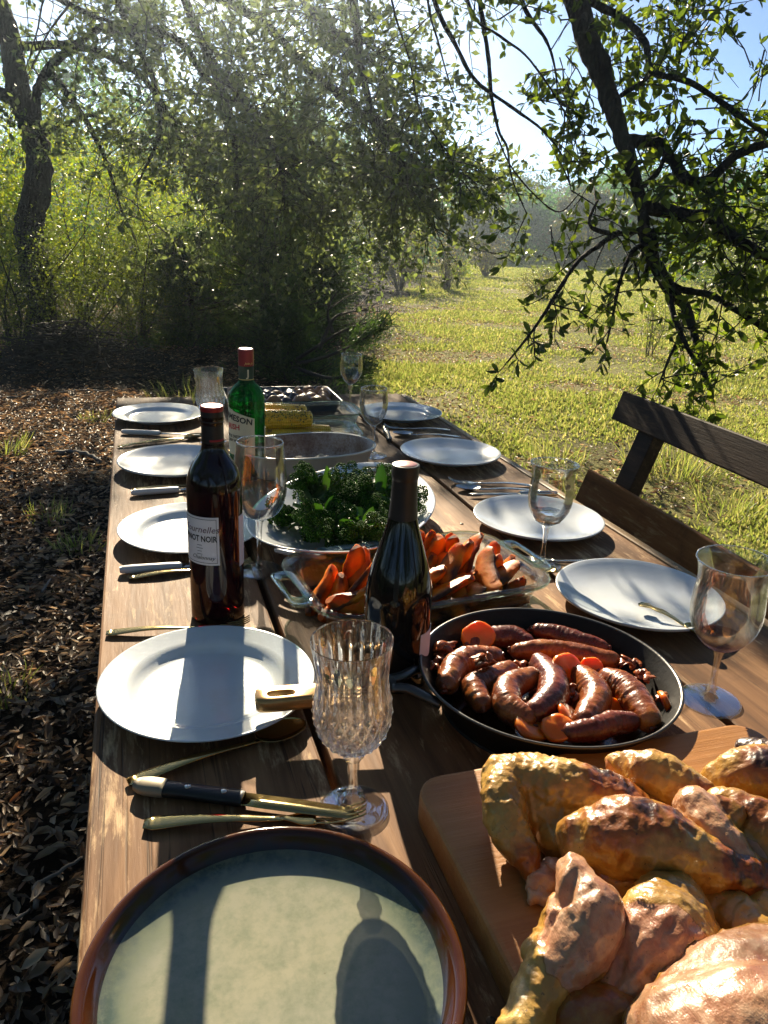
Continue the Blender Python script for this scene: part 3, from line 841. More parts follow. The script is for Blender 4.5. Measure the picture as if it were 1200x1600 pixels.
def shrub(name, x, y, rad, h, nleaf, mat, L, label, cat='shrub', group=None, seed=0, stems=7, wr=.5, clumps=16, twig=None, lean=0, thick=.016, low=.05, flat=1.0):
    r = np.random.default_rng(1000+seed)
    z0 = float(gz(x, y))
    root = empty(name, (x, y, z0), 0, label, cat, group)
    tw, cl = [], []
    for s in range(stems):
        a = r.uniform(0, 2*math.pi); out = rad*r.uniform(.2, .9)
        top = np.array([math.cos(a)*out+lean, math.sin(a)*out, h*r.uniform(.55, 1.0)])
        P = catmull([np.array([math.cos(a), math.sin(a), 0])*.06, top*np.array([.35, .35, .45])+r.normal(0, .05*h, 3), top], 5)
        tw.append((P, np.linspace(thick, thick*.25, len(P)), 5))
        for q in range(7):
            k = r.integers(3, len(P)); d = r.normal(0, 1, 3)+np.array([0, 0, .4]); d /= np.linalg.norm(d)
            e = P[k]+d*r.uniform(.15, .4)*rad
            Q = catmull([P[k], (P[k]+e)/2+r.normal(0, .03, 3), e], 3)
            tw.append((Q, np.linspace(thick*.3, .002, len(Q)), 3))
            cl.append(e)
    for c in range(clumps):
        a = r.uniform(0, 2*math.pi); u = math.sqrt(r.random())*rad
        cl.append(np.array([math.cos(a)*u+lean*.5, math.sin(a)*u, h*(low+(1-low)*r.random()*(1-.35*(u/rad)**2))]))
    cl = np.array(cl)
    cs = rad*r.uniform(.10, .26, len(cl))
    w = cs/cs.sum()
    idx = r.choice(len(cl), nleaf, p=w)
    P = cl[idx]+r.normal(0, 1, (nleaf, 3))*cs[idx][:, None]*np.array([1, 1, .75*flat])
    k = (P[:, 2] > .02); P = P[k]; n = len(P)
    D = r.normal(0, 1, (n, 3)); LL = r.uniform(L[0], L[1], n)
    kk = prune(P+np.array([x, y, z0])); P, D, LL = P[kk], D[kk], LL[kk]
    if tw: 
        o = part('stem_mass', twig_mesh(tw), twig or TWIGM, root); o['kind'] = 'stuff'
    o = part('foliage', scatter(P, D, LL, LL*wr, LEAF_LOW, None, r), mat, root); o['kind'] = 'stuff'
    return root

def gp(px, y):
    """ground x at forward distance y that shows under column px (horizon row)"""
    d = ray(px, 345); return d[0]/d[1]*y

sh = 'undergrowth shrubs along the left edge of the meadow'
shrub('understory_shrub', gp(5, 10.5), 10.5, 1.1, 2.6, 9000, YEL, (.035, .06), 'bright yellow green shrub left of the big oak trunk', group=sh, seed=1)
shrub('understory_shrub', gp(120, 11.5), 11.5, 1.2, 2.5, 9000, YEL, (.035, .06), 'sunlit yellow shrub just right of the big oak trunk', group=sh, seed=2)
shrub('understory_shrub', gp(215, 12.5), 12.5, 1.3, 2.5, 9000, YEL, (.035, .06), 'yellow green backlit shrub behind the middle of the undergrowth', group=sh, seed=3)
shrub('understory_shrub', gp(310, 12.8), 12.8, 1.2, 2.3, 8000, YEL, (.035, .06), 'bright yellow leaved shrub behind the cedar, left side', group=sh, seed=4)
shrub('understory_shrub', gp(0, 8.6), 8.6, .9, 1.2, 9000, GRN, (.02, .035), 'small leaved green bush at the left edge below the oak trunk', group=sh, seed=5, low=.0)
shrub('understory_shrub', gp(105, 8.9), 8.9, .85, 1.15, 9000, GRN, (.02, .035), 'dull green bush at the foot of the oak trunk, right side', group=sh, seed=6, low=.0)
shrub('understory_shrub', gp(205, 9.2), 9.2, .85, 1.2, 9000, GRN, (.02, .035), 'glinting small leaved bush behind the far left table corner', group=sh, seed=7, low=.0)
shrub('understory_shrub', gp(290, 9.6), 9.6, .8, 1.25, 8000, GRN, (.02, .035), 'low green bush directly left of the dark cedar', group=sh, seed=8, low=.0)
shrub('understory_shrub', gp(-60, 12), 12, 1.5, 3.2, 7000, GRN, (.03, .05), 'tall green shrub out at the far left edge', group=sh, seed=9)
shrub('understory_shrub', gp(510, 13.5), 13.5, 1.2, 2.2, 8000, GRN, (.03, .05), 'tall green shrub at the right end of the undergrowth', group=sh, seed=10, low=.0)
shrub('understory_shrub', gp(420, 14.5), 14.5, 1.4, 2.6, 8000, GRN, (.03, .05), 'green shrub standing behind the cedar crown', group=sh, seed=12)
# brush pile
def brush():
    r = np.random.default_rng(5)
    x, y = -.55, 7.6
    root = empty('brush_pile', (x, y, 0), 0, 'low dark heap of dead brush at the left edge of the litter', 'brush pile')
    tw = []
    for i in range(420):
        a = r.uniform(0, math.pi*2); rr = abs(r.normal(0, .42)); z = max(.02, (.42*math.exp(-(rr/.5)**2))*r.random()**.6)
        p = np.array([rr*math.cos(a)*1.3, rr*math.sin(a)*.7, z]); d = r.normal(0, 1, 3)*np.array([1, 1, .25]); d /= np.linalg.norm(d)
        L = r.uniform(.15, .5)
        P = catmull([p-d*L/2, p+r.normal(0, .03, 3), p+d*L/2], 3); P[:, 2] = np.maximum(P[:, 2], .01)
        tw.append((P, np.linspace(.008, .003, len(P)), 4))
    o = part('dead_branches', twig_mesh(tw), TWIGM, root); o['kind'] = 'stuff'
brush()

# cedar: sprays of scale leaves on whorled branches
def cedar(x, y, h, rad, label, seed, n=420, trunk_r=.07, low=.06, group=None, dens=1.0):
    r = np.random.default_rng(seed)
    root = empty('cedar_tree', (x, y, float(gz(x, y))), 0, label, 'tree', group)
    tr = catmull([(0, 0, -.05), (.03, .02, h*.35), (-.04, .03, h*.7), (0, 0, h)], 6)
    V, F = tube(tr, np.linspace(trunk_r, .012, len(tr)), 9)
    part('trunk', (V, F), BARK, root)
    tw, P, D = [], [], []
    for i in range(n):
        f = low+(1-low)*r.random()**1.25
        b = tr[min(int(f*(len(tr)-1)), len(tr)-1)]
        a = r.uniform(0, 2*math.pi); ln = rad*(1-f*.72)*r.uniform(.35, 1.05)
        d = np.array([math.cos(a), math.sin(a), r.uniform(-.15, .55)])
        e = b+d*ln; mid = b+d*ln*.5+np.array([0, 0, -.06*ln])
        Q = catmull([b, mid, e], 4)
        tw.append((Q, np.linspace(.012, .003, len(Q)), 4))
        for s in range(int(26*dens)):
            t = r.uniform(.25, 1); q = Q[min(int(t*(len(Q)-1)), len(Q)-1)]+r.normal(0, .035, 3)
            dd = d*.7+r.normal(0, .5, 3)
            for g in range(5):
                P.append(q+r.normal(0, .022, 3)); D.append(dd+r.normal(0, .45, 3))
    P, D = np.array(P), np.array(D); n_ = len(P)
    kk = prune(P+np.array([x, y, 0])); P, D = P[kk], D[kk]; n_ = len(P)
    LL = r.uniform(.035, .075, n_)
    o = part('branch_mass', twig_mesh(tw), TWIGM, root); o['kind'] = 'stuff'
    o = part('foliage', scatter(P, D, LL, LL*.2, LEAF_LOW, None, r), CEDAR, root); o['kind'] = 'stuff'
cedar(gp(410, 9.4), 9.4, 2.4, 1.35, 'dark green cedar in the middle beyond the far end of the table', 31, 330, low=.0)
cedar(gp(290, 9.2), 9.2, 1.25, 1.0, 'smaller dark cedar left of the middle cedar', 32, 150, .05, low=.0)
cedar(gp(500, 9.8), 9.8, 1.7, 1.0, 'low spreading cedar at the edge of the sunny meadow', 33, 300, .06, low=.0)
cedar(gp(450, 7.2), 7.2, .62, .7, 'knee high cedar sprig just behind the far end of the table', 34, 130, .03, low=.0)
# bare cedar branch reaching to the right, with a green tip
def cedar_bough():
    r = np.random.default_rng(77)
    root = empty('cedar_bough', (0, 0, 0), 0, 'bare cedar bough with green feathery tips beside the far wine glass', 'branch')
    b0 = np.array([gp(450, 7.2), 7.2, .1])
    A = lambda x, y, d: at(x, y, d)
    L = [[b0, A(490, 545, 6.6), A(530, 520, 6.4), A(570, 505, 6.3), A(600, 497, 6.3)], [b0, A(500, 560, 6.4), A(540, 545, 6.3), A(572, 528, 6.2), A(598, 505, 6.2)],
         [A(500, 545, 6.5), A(520, 500, 6.5), A(545, 488, 6.5), A(575, 484, 6.5)], [A(520, 520, 6.5), A(512, 490, 6.5), A(520, 462, 6.5)], [b0, A(510, 590, 6.2), A(545, 585, 6.1), A(575, 572, 6.0)]]
    P, D, tw = [], [], []
    for i, l in enumerate(L):
        Q = catmull(l, 6); tw.append((Q, np.linspace(.018, .005, len(Q)), 6))
        d = Q[-1]-Q[-4]; d /= np.linalg.norm(d)
        for q in range(8):
            k = r.integers(len(Q)//2, len(Q)); e = Q[k]+(d+r.normal(0, .7, 3))*.12; tw.append((np.array([Q[k], (Q[k]+e)/2+r.normal(0, .01, 3), e]), np.array([.005, .003, .002]), 4))
        if i in (1, 4):
            for q in range(900):
                t = r.uniform(.55, 1.05); k = min(int(t*(len(Q)-1)), len(Q)-1)
                P.append(Q[k]+r.normal(0, .045, 3)+d*max(0, t-1)*.5); D.append(d+r.normal(0, .5, 3))
    o = part('branch', twig_mesh(tw), TWIGM, root)
    LL = r.uniform(.03, .06, len(P))
    o = part('foliage', scatter(np.array(P), np.array(D), LL, LL*.22, LEAF_LOW, None, r), CEDAR, root); o['kind'] = 'stuff'
cedar_bough()

# meadow shrubs
ms = 'bare shrubs standing in the meadow'
PALE = leaf_mat('pale_shrub_leaf', (.10, .11, .05), (.14, .145, .06), (.19, .17, .07), .4, .5, (1.4, 1.3, .6))
shrub('meadow_shrub', 6.3, 18.8, 1.25, 1.75, 2600, PALE, (.05, .09), 'pale grey green shrub with bare stems in the mid meadow', group=ms, seed=41, stems=26, twig=DRYTW, low=.35, thick=.014)
shrub('meadow_shrub', 7.6, 18.9, .8, 1.35, 500, PALE, (.05, .08), 'thin bare stemmed shrub right beside the pale grey shrub', group=ms, seed=42, stems=24, twig=DRYTW, low=.4, thick=.012)
shrub('meadow_shrub', 11.7, 25.6, 1.0, 1.3, 900, PALE, (.06, .09), 'rounded brownish leafless shrub farther out in the meadow', group=ms, seed=43, stems=34, twig=DRYTW, low=.4, thick=.014)
shrub('meadow_shrub', 9.4, 17.4, .5, .5, 1200, PALE, (.04, .07), 'small olive bush alone in the meadow left of the hanging limb', group=ms, seed=44, stems=14, twig=DRYTW, low=.0)
shrub('meadow_shrub', 10.3, 24.5, .6, .45, 1200, YEL, (.05, .08), 'low yellowish bush at the foot of the rounded leafless shrub', group=ms, seed=45, low=.0)
shrub('meadow_shrub', 14.5, 26.5, .5, .45, 900, GRN, (.05, .08), 'tiny dark bush far out in the meadow', group=ms, seed=46, low=.0)
shrub('meadow_sapling', 6.05, 8.2, .32, .85, 420, GRN, (.03, .045), 'thin young sapling in the grass behind the hanging limb', 'sapling', seed=47, stems=8, twig=DRYTW, low=.3, thick=.006)
shrub('meadow_shrub', 15.5, 16.5, 1.5, 2.0, 7000, GRN, (.05, .09), 'dark green bush at the right edge of the meadow', group=ms, seed=48, low=.0)
shrub('meadow_shrub', 17.5, 20.5, 1.8, 2.4, 7000, GRN, (.06, .1), 'taller dark bush behind the right edge bush', group=ms, seed=49, low=.0)

# ---- haze volume, also imitating the lens glare near the sun
def haze():
    V, F = box(-60, 130, -30, 135, -1.0, 14.0)
    m = Mat('haze_and_glare')
    v = m.n('VolumePrincipled', {'Color': C(.72, .87, 1.0), 'Density': HAZE_D, 'Anisotropy': .87})
    m.nt.links.new(v.outputs[0], m.out.inputs['Volume'])
    o = link('haze', new_mesh('haze', V, F, False), m.m); o['kind'] = 'stuff'; o['label'] = 'thin sunlit evening haze in the air, also imitating lens glare'
HAZE_D = .0021
haze()

# distant trees
FAR1 = leaf_mat('far_oak_leaf', (.035, .085, .026), (.055, .115, .032), (.09, .15, .04), .45, .6, (1.3, 1.8, .7))
FAR2 = leaf_mat('far_olive_leaf', (.055, .065, .02), (.085, .085, .025), (.12, .11, .03), .28, .6, (1.4, 1.4, .6))
FAR3 = leaf_mat('far_cedar_leaf', (.016, .045, .022), (.026, .062, .028), (.042, .08, .034), .25, .6, (1.4, 1.5, .7))
def far_tree(x, y, h, w, mat, label, seed, group='trees along the far side of the meadow', n=3600, ls=.22):
    r = np.random.default_rng(seed)
    z0 = float(gz(x, y))
    root = empty('meadow_tree', (x, y, z0), 0, label, 'tree', group)
    tr = catmull([(0, 0, -.2), (.1*w*.3, 0, h*.22), (0, .1, h*.5), (.1, 0, h*.8)], 5)
    tw = [(tr, np.linspace(.032*h, .007*h, len(tr)), 7)]
    cl = []
    for i in range(26):
        a = r.uniform(0, 2*math.pi); f = r.uniform(.06, 1.0); rr = w*.5*math.sqrt(max(.08, 1-((f-.5)/.62)**2))*r.uniform(.35, 1)
        e = np.array([math.cos(a)*rr, math.sin(a)*rr, h*f*.93]); b = tr[min(int(f*.7*(len(tr)-1))+1, len(tr)-1)]
        tw.append((catmull([b, (b+e)/2+r.normal(0, .1, 3), e], 3), np.linspace(.007*h, .002*h, 7), 4)); cl.append(e)
    part('trunk', twig_mesh(tw), BARK, root)
    cl = np.array(cl); idx = r.integers(0, len(cl), n)
    cs = w*r.uniform(.06, .13, len(cl))
    P = cl[idx]+r.normal(0, 1, (n, 3))*cs[idx][:, None]*np.array([1, 1, .7]); P[:, 2] = np.maximum(P[:, 2], .1)
    LL = r.uniform(.5, 1.2, n)*ls
    o = part('crown', scatter(P, r.normal(0, 1, (n, 3)), LL, LL*.6, LEAF_LOW, None, r), mat, root); o['kind'] = 'stuff'
for k_, (tx, ty, th_, tw_) in enumerate([(-6.5, 4.5, 6.5, 6), (-6, -1.5, 6.5, 6), (-4.5, -6.5, 7, 6.5), (0.5, -8, 7, 6.5), (6, -7, 7, 6.5), (9.5, -3.0, 6.5, 6), (-9, 9, 7, 7), (12.5, 1.5, 6, 6)]):  # unseen oaks, added to hold back sky light and darken bottle reflections
    far_tree(tx, ty, th_, tw_, FAR1, 'unseen leafy oak added to shade the picnic spot', 700+k_, 'unseen oaks added around the picnic spot', 9000, .16)
r = np.random.default_rng(8)
lab = {0: 'dark green oak in the treeline across the meadow', 1: 'olive brown autumn tree in the treeline across the meadow', 2: 'blackish green cedar in the treeline across the meadow'}
i = 0
for row, (y0, y1, h0, h1) in enumerate([(44, 50, 3.6, 5.0), (54, 64, 4.8, 6.6), (74, 90, 6.5, 8.5)]):
    for px in np.arange(-60, 1420, 62 if row == 0 else 70):
        if row == 0 and px < 600: continue
        px = px+r.uniform(-22, 22); y = r.uniform(y0, y1)*(1 if px < 900 else .9)
        kind = int(r.choice([0, 0, 2, 1])) if row < 2 else int(r.choice([0, 2]))
        h = r.uniform(h0, h1)
        far_tree(gp(px, y), y, h, h*r.uniform(.85, 1.25), [FAR1, FAR2, FAR3][kind], lab[kind], 200+i, n=5200 if row else 6500, ls=.24+.06*row); i += 1
for k_, (px, y, h, w, kd, lb) in enumerate([(60, 24, 5.5, 5, 0, 'tall green tree behind the undergrowth, left of the oak trunk'), (200, 26, 5.2, 5, 0, 'broad green tree behind the yellow undergrowth'), (330, 27, 5.0, 5, 1, 'olive tree behind the cedar'),
                                       (450, 26, 5.2, 5, 0, 'green tree behind the right part of the drooping crown'), (550, 30, 5.0, 5, 2, 'dark tree closing the left end of the meadow'), (610, 36, 4.6, 4.6, 0, 'round oak where meadow and undergrowth meet'),
                                       (1130, 28, 4.6, 5, 0, 'broad oak at the right side of the meadow behind the limb'), (1240, 24, 4.4, 5, 2, 'dark cedar at the right edge beyond the bushes')]):
    far_tree(gp(px, y), y, h, w, [FAR1, FAR2, FAR3][kd], lb, 400+k_, None, 5200, .17)

# ================================================================== TABLE AND BENCH
TX0, TX1, TY0, TY1 = -.075, .937, .02, 2.67
table = empty('picnic_table', ((TX0+TX1)/2, (TY0+TY1)/2, 0), 0, 'long weathered brown plank table laid with plates, bottles and food', 'table')
def tpart(name, VF, mat, smooth=False):
    return part(name, xf(VF, (-(TX0+TX1)/2, -(TY0+TY1)/2, 0)), mat, table, smooth)
px_ = [TX0, .172, .421, .671, .914]
for i in range(4):
    a, b = px_[i]+(.005 if i else 0), px_[i+1]-.005
    y1 = TY1-[.0, .004, .012, .006][i]
    V, F = box(a, b, TY0, y1, TABLE_Z-.04, TABLE_Z, .004, 2)
    tpart('plank', (V, F), WOOD)
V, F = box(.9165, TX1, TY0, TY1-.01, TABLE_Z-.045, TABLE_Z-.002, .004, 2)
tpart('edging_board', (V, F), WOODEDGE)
SCREW = simple('rusty_screw', (.07, .045, .03), .55, .6, var=.4, vscale=300)
sm_ = new_mesh('screw', *lathe([(.0001, .0012), (.0035, .0011), (.0042, .0004), (.0042, -.001)], 12)); sm_.materials.append(SCREW)
for i in range(4):
    for y in (.35, 1.35, 2.3):
        for dx in (.05, .19):
            o_ = link('screw', sm_, None, table); o_.location = (px_[i]+dx-(TX0+TX1)/2, y+.012*(i % 2)-(TY0+TY1)/2, TABLE_Z)
for y in (.35, 1.35, 2.3): tpart('batten', box(TX0+.05, TX1-.03, y-.045, y+.045, TABLE_Z-.09, TABLE_Z-.0415, .003, 1), WOOD)
for x in (TX0+.1, TX1-.1):
    for y in (.35, 2.3): tpart('leg', box(x-.045, x+.045, y-.05, y+.05, 0, TABLE_Z-.0915, .004, 1), WOOD)
    
def make_bench():
    a = R_(-3.0)
    ox, oy = 1.33, 2.07
    root = empty('garden_bench', (ox, oy, 0), a, 'dark brown plank bench with two back boards on the right of the table', 'bench')
    L = 2.0
    def lean(VF, x0, z0, ang):
        V = np.asarray(VF[0]); c, s = math.cos(ang), math.sin(ang)
        x = V[:, 0]; z = V[:, 2]
        return np.stack([x0+x*c+z*s, V[:, 1], z0-x*s+z*c], 1), VF[1]
    ang = R_(18)
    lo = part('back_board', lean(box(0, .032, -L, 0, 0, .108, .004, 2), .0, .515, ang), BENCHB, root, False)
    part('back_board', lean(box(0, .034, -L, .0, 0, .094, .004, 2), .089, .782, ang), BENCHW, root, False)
    for y in (-.20, -L+.2):
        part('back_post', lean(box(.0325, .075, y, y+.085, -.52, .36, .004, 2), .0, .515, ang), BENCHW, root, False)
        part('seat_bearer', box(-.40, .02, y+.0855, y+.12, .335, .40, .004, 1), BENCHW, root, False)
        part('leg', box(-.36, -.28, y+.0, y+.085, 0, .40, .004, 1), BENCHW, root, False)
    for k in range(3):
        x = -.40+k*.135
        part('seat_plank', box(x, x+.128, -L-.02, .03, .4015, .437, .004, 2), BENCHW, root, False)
make_bench()

# ================================================================== MATERIALS FOR TABLEWARE
def china_mat(name, col, streak=.0):
    m = Mat(name)
    v = m.coord('Object')
    sm = m.noise(v, 16, 6, .7); fine = m.noise(m.coord('Object', (1, 3, 1)), 60, 3)
    c = m.mix(m.math('MULTIPLY', m.ramp(sm, [(.5, (0, 0, 0)), (.8, (1, 1, 1))]), streak), col, (.55, .50, .42))
    rgh = m.math('ADD', m.math('MULTIPLY', sm, .30), .03)
    sc_ = m.noise(m.coord('Object', (6, 60, 6)), 4, 3); sc2 = m.noise(m.coord('Object', (70, 8, 8)), 4, 3)
    hh = m.math('ADD', m.math('ADD', sc_, sc2), m.math('MULTIPLY', sm, .6))
    return m.done(m.bsdf(Base_Color=c, Roughness=rgh, Normal=m.bump(hh, .05, .002), Specular_IOR_Level=.55, Coat_Weight=.3, Coat_Roughness=.05))
CHINA = china_mat('white_china', (.66, .70, .75), .25)
CHINA2 = china_mat('used_white_china', (.64, .68, .72), .45)
CREAM = china_mat('cream_stoneware', (.66, .63, .58), .12)
GLASS = thin_glass('wine_glass', smudge=.03)
GLASSD = thin_glass('smudged_wine_glass', smudge=.10)
CRYSTAL = cut_glass('cut_crystal', clear=.28)
SOLID = cut_glass('stem_glass', clear=.55)
PYREX = cut_glass('baking_glass', (.90, .97, .95), .45, 1.45)
def green_edge():
    m = Mat('baking_glass_rim')
    g = m.n('BsdfGlass', {'Color': C(.86, .97, .94), 'Roughness': .02, 'IOR': 1.45})
    t = m.n('BsdfTransparent', {'Color': C(.80, .95, .91)})
    return m.done(m.mixsh(.5, g, t))
PYREXRIM = green_edge()
GOLD = simple('warm_steel', (.50, .37, .15), .13, 1.0, var=.15, vscale=60)
STEEL = simple('steel', (.62, .61, .58), .2, 1.0, var=.15, vscale=60)
BLACKP = simple('black_handle', (.012, .012, .013), .4, var=.2)
WHITEP = simple('white_handle', (.72, .70, .70), .35, var=.08)
IRON = simple('black_iron', (.006, .005, .005), .5, .0, (140, .25), 0, .25, .3, 40)
IRONRIM = simple('worn_iron_rim', (.10, .095, .09), .35, .8, (140, .2))
BRASS = simple('tan_bronze_handle', (.50, .30, .12), .38, .7, (90, .1), var=.2)

# ------------------------------------------------------------------ plates
def plate_vf(kind, R):
    if kind == 'rim':
        top = [(0, .007), (.05, .007), (.078, .0072), (.086, .0085), (.092, .0125), (.0965, .0155), (.104, .0172), (.118, .0195), (R-.003, .0222), (R-.0008, .0226), (R, .0218)]
    elif kind == 'coupe':
        top = [(0, .006), (.05, .0062), (.075, .0075), (.09, .0102), (.105, .0148), (.12, .0205), (R-.003, .0245), (R-.0008, .0248), (R, .024)]
    bot = [(R-.002, .0198), (R*.8, .0145), (.078, .006), (.075, .0008), (.07, .0008), (.068, .0028), (0, .003)]
    return lathe(top+bot, 72)
plate_mesh = {}
def plate(x, y, kind, mat, label, R=.132, rz=0, z=0.0):
    key = (kind, mat.name)
    if key not in plate_mesh:
        me = new_mesh('plate', *plate_vf(kind, R)); me.materials.append(mat); plate_mesh[key] = me
    o = link('dinner_plate', plate_mesh[key])
    o.location = (x, y, TABLE_Z+z); o.rotation_euler = (0, 0, rz)
    tag(o, label, 'plate', 'white dinner plates along both sides of the table')
plate(.060, .853, 'rim', CHINA2, 'large empty white plate in front of the tall red bottle, under the pan handle')
plate(.076, 1.385, 'rim', CHINA2, 'sunlit white plate directly behind the tall red wine bottle, at the left edge')
plate(.070, 1.830, 'coupe', CHINA, 'smooth white plate on the left edge beside the whiskey bottle')
plate(.050, 2.345, 'rim', CHINA2, 'white plate at the far left corner of the table by the crystal goblet')
plate(.752, .950, 'coupe', CHINA, 'white plate on the right with a gilded spoon resting on it')
plate(.760, 1.306, 'coupe', CHINA, 'white plate on the right behind the tulip wine glass with water')
plate(.768, 1.806, 'coupe', CHINA, 'white plate on the right behind the capsule of the dark burgundy bottle')
plate(.790, 2.285, 'rim', CHINA, 'white plate at the far right corner of the table')

def stoneware_plate():
    R = .1455
    root = empty('stoneware_plate', (.0715, .430, TABLE_Z), 0, 'big grey green glazed stoneware plate with a brown rim in the foreground', 'plate')
    prof = [(0, .008), (.06, .0082), (.10, .009), (.118, .0105), (.127, .0135), (.1325, .0185), (.1365, .0235), (.1395, .0258), (.1425, .0265), (.145, .0255), (R, .023), (.1435, .018), (.135, .009), (.11, .003), (.10, 0), (.095, .0), (.092, .003), (0, .0035)]
    prof = catmull([(a, 0, b) for a, b in prof], 3)[:, [0, 2]]
    m = Mat('reactive_glaze')
    c = m.n('TexCoord').outputs['Object']
    sep = m.n('SeparateXYZ', {0: c})
    rad = m.math('SQRT', m.math('ADD', m.math('POWER', sep.outputs[0], 2.0), m.math('POWER', sep.outputs[1], 2.0)))
    n1 = m.noise(c, 30, 6, .7); n2 = m.noise(c, 140, 4, .7); n3 = m.noise(c, 9, 4)
    rr = m.math('ADD', rad, m.math('MULTIPLY', m.math('SUBTRACT', n1, .5), .016))
    t = m.math('MULTIPLY', rr, 1/.15)
    col = m.ramp(t, [(.0, (.32, .30, .21)), (.62, (.29, .28, .20)), (.73, (.15, .17, .12)), (.80, (.025, .055, .05)), (.865, (.012, .03, .035)), (.905, (.04, .012, .003)), (.94, (.045, .013, .002)), (.972, (.095, .032, .004)), (.99, (.035, .010, .002))])
    col = m.mix(m.ramp(n3, [(.4, (0, 0, 0)), (.7, (.5, .5, .5))]), col, (.25, .26, .21), 'MIX')
    n6 = m.noise(c, 55, 6, .75)
    col = m.mix(m.ramp(n6, [(.42, (0, 0, 0)), (.66, (.7, .7, .7))]), col, (.17, .19, .125))
    col = m.mix(m.math('GREATER_THAN', rad, .128), col, m.mix(m.math('MULTIPLY', n3, .7), m.ramp(t, [(.85, (.012, .03, .035)), (.895, (.05, .014, .003)), (.93, (.050, .014, .002)), (.970, (.10, .034, .004)), (.99, (.035, .010, .002))]), (.035, .010, .003)))
    sp = m.ramp(n2, [(.24, (1, 1, 1)), (.29, (0, 0, 0))])
    col = m.mix(m.math('MULTIPLY', sp, .7), col, (.06, .035, .02))
    mat = m.done(m.bsdf(Base_Color=col, Roughness=m.math('ADD', m.math('MULTIPLY', n6, .20), .0, clamp=True), Coat_Weight=.2, Coat_Roughness=.05, Specular_IOR_Level=.4, Normal=m.bump(m.math('ADD', n3, m.math('MULTIPLY', n1, .3)), .08, .003)))
    part('dish', lathe(prof, 96), mat, root)
stoneware_plate()

# ------------------------------------------------------------------ cutlery
def handle_sweep(L, w0, w1, th, arch=.006, ns=10, flare=.0):
    x = np.linspace(0, L, 14)
    t = x/L
    z = .004+arch*np.sin(np.pi*np.clip(t*1.05, 0, 1))**1.5
    P = np.stack([x, 0*x, z], 1)
    w = (w0*(1-t)**1.2+w1*t)/2; w[0] *= .65
    return tube(P, np.ones(14), ns, sx=1, sy=1) if False else ribbon(P, w, th)

def ribbon(P, w, th, n=10):
    """flattened bar: half widths w along y, thickness th"""
    m = len(P); a = np.arange(n)*2*math.pi/n
    th = np.broadcast_to(np.asarray(th, float), (m,))
    ca = np.sign(np.cos(a))*np.abs(np.cos(a))**.7; sa = np.sin(a)
    V = P[:, None, :] + np.stack([np.zeros((m, n)), w[:, None]*ca[None], th[:, None]/2*sa[None]], -1)
    V = V.reshape(-1, 3)
    i = np.arange(m-1)[:, None]; j = np.arange(n)[None]; j2 = (j+1) % n
    F = [np.stack([i*n+j, i*n+j2, (i+1)*n+j2, (i+1)*n+j], -1).reshape(-1, 4)]
    F.append(np.arange(n)[None]); F.append(((m-1)*n+np.arange(n))[None, ::-1])
    return V, F

def fork_parts(L):
    hl = L*.62
    h = handle_sweep(hl, .021, .0065, .0028, .0035)
    tines = []
    for k in range(4):
        y = (k-1.5)*.0058
        xs = np.array([hl+.030, hl+.045, hl+.06, L-.004, L]); zs = .004+np.array([.0, -.001, .001, .007, .0095])+.001
        P = np.stack([xs, np.full(5, y), zs], 1)
        tines.append(ribbon(P, np.array([.0016, .0016, .0015, .0012, .0007]), .0018, 6))
    xs = np.linspace(hl-.003, hl+.033, 7); t = np.linspace(0, 1, 7)
    head = ribbon(np.stack([xs, 0*xs, .0052-.0012*np.sin(t*3.0)], 1), .0032+.0078*smooth01(t, .1, .75), .0018)
    return [('handle', h), ('head', head), ('tines', join(*tines))]

def spoon_parts(L, ornate=False):
    bl = L*.30; hl = L-bl+.012
    h = handle_sweep(hl, .020 if not ornate else .017, .006, .0030, .0045)
    if ornate:
        V = h[0]; t = V[:, 0]/hl; V[:, 1] *= 1+.5*np.exp(-((t-.08)/.06)**2)-.35*np.exp(-((t-.25)/.06)**2)+.3*np.exp(-((t-.4)/.07)**2)
    # bowl: concave ellipse shell
    nu, nv = 10, 24
    VV = []
    for s in (0, 1):
        for i in range(nu+1):
            f = i/nu
            for j in range(nv):
                a = 2*math.pi*j/nv
                x = L-bl/2+math.cos(a)*f*bl/2; y = math.sin(a)*f*bl*.32*(1-.12*math.cos(a))
                z = .0105-.0085*(1-f*f)-(.0011 if s else 0)
                VV.append((x, y, z))
    F = []
    for s in (0, 1):
        o = s*(nu+1)*nv
        for i in range(nu):
            for j in range(nv):
                q = [o+i*nv+j, o+i*nv+(j+1) % nv, o+(i+1)*nv+(j+1) % nv, o+(i+1)*nv+j]
                F.append(q if s else q[::-1])
    o = (nu+1)*nv
    for j in range(nv): F.append([nu*nv+j, nu*nv+(j+1) % nv, o+nu*nv+(j+1) % nv, o+nu*nv+j])
    return [('handle', h), ('bowl', (np.array(VV), F))]

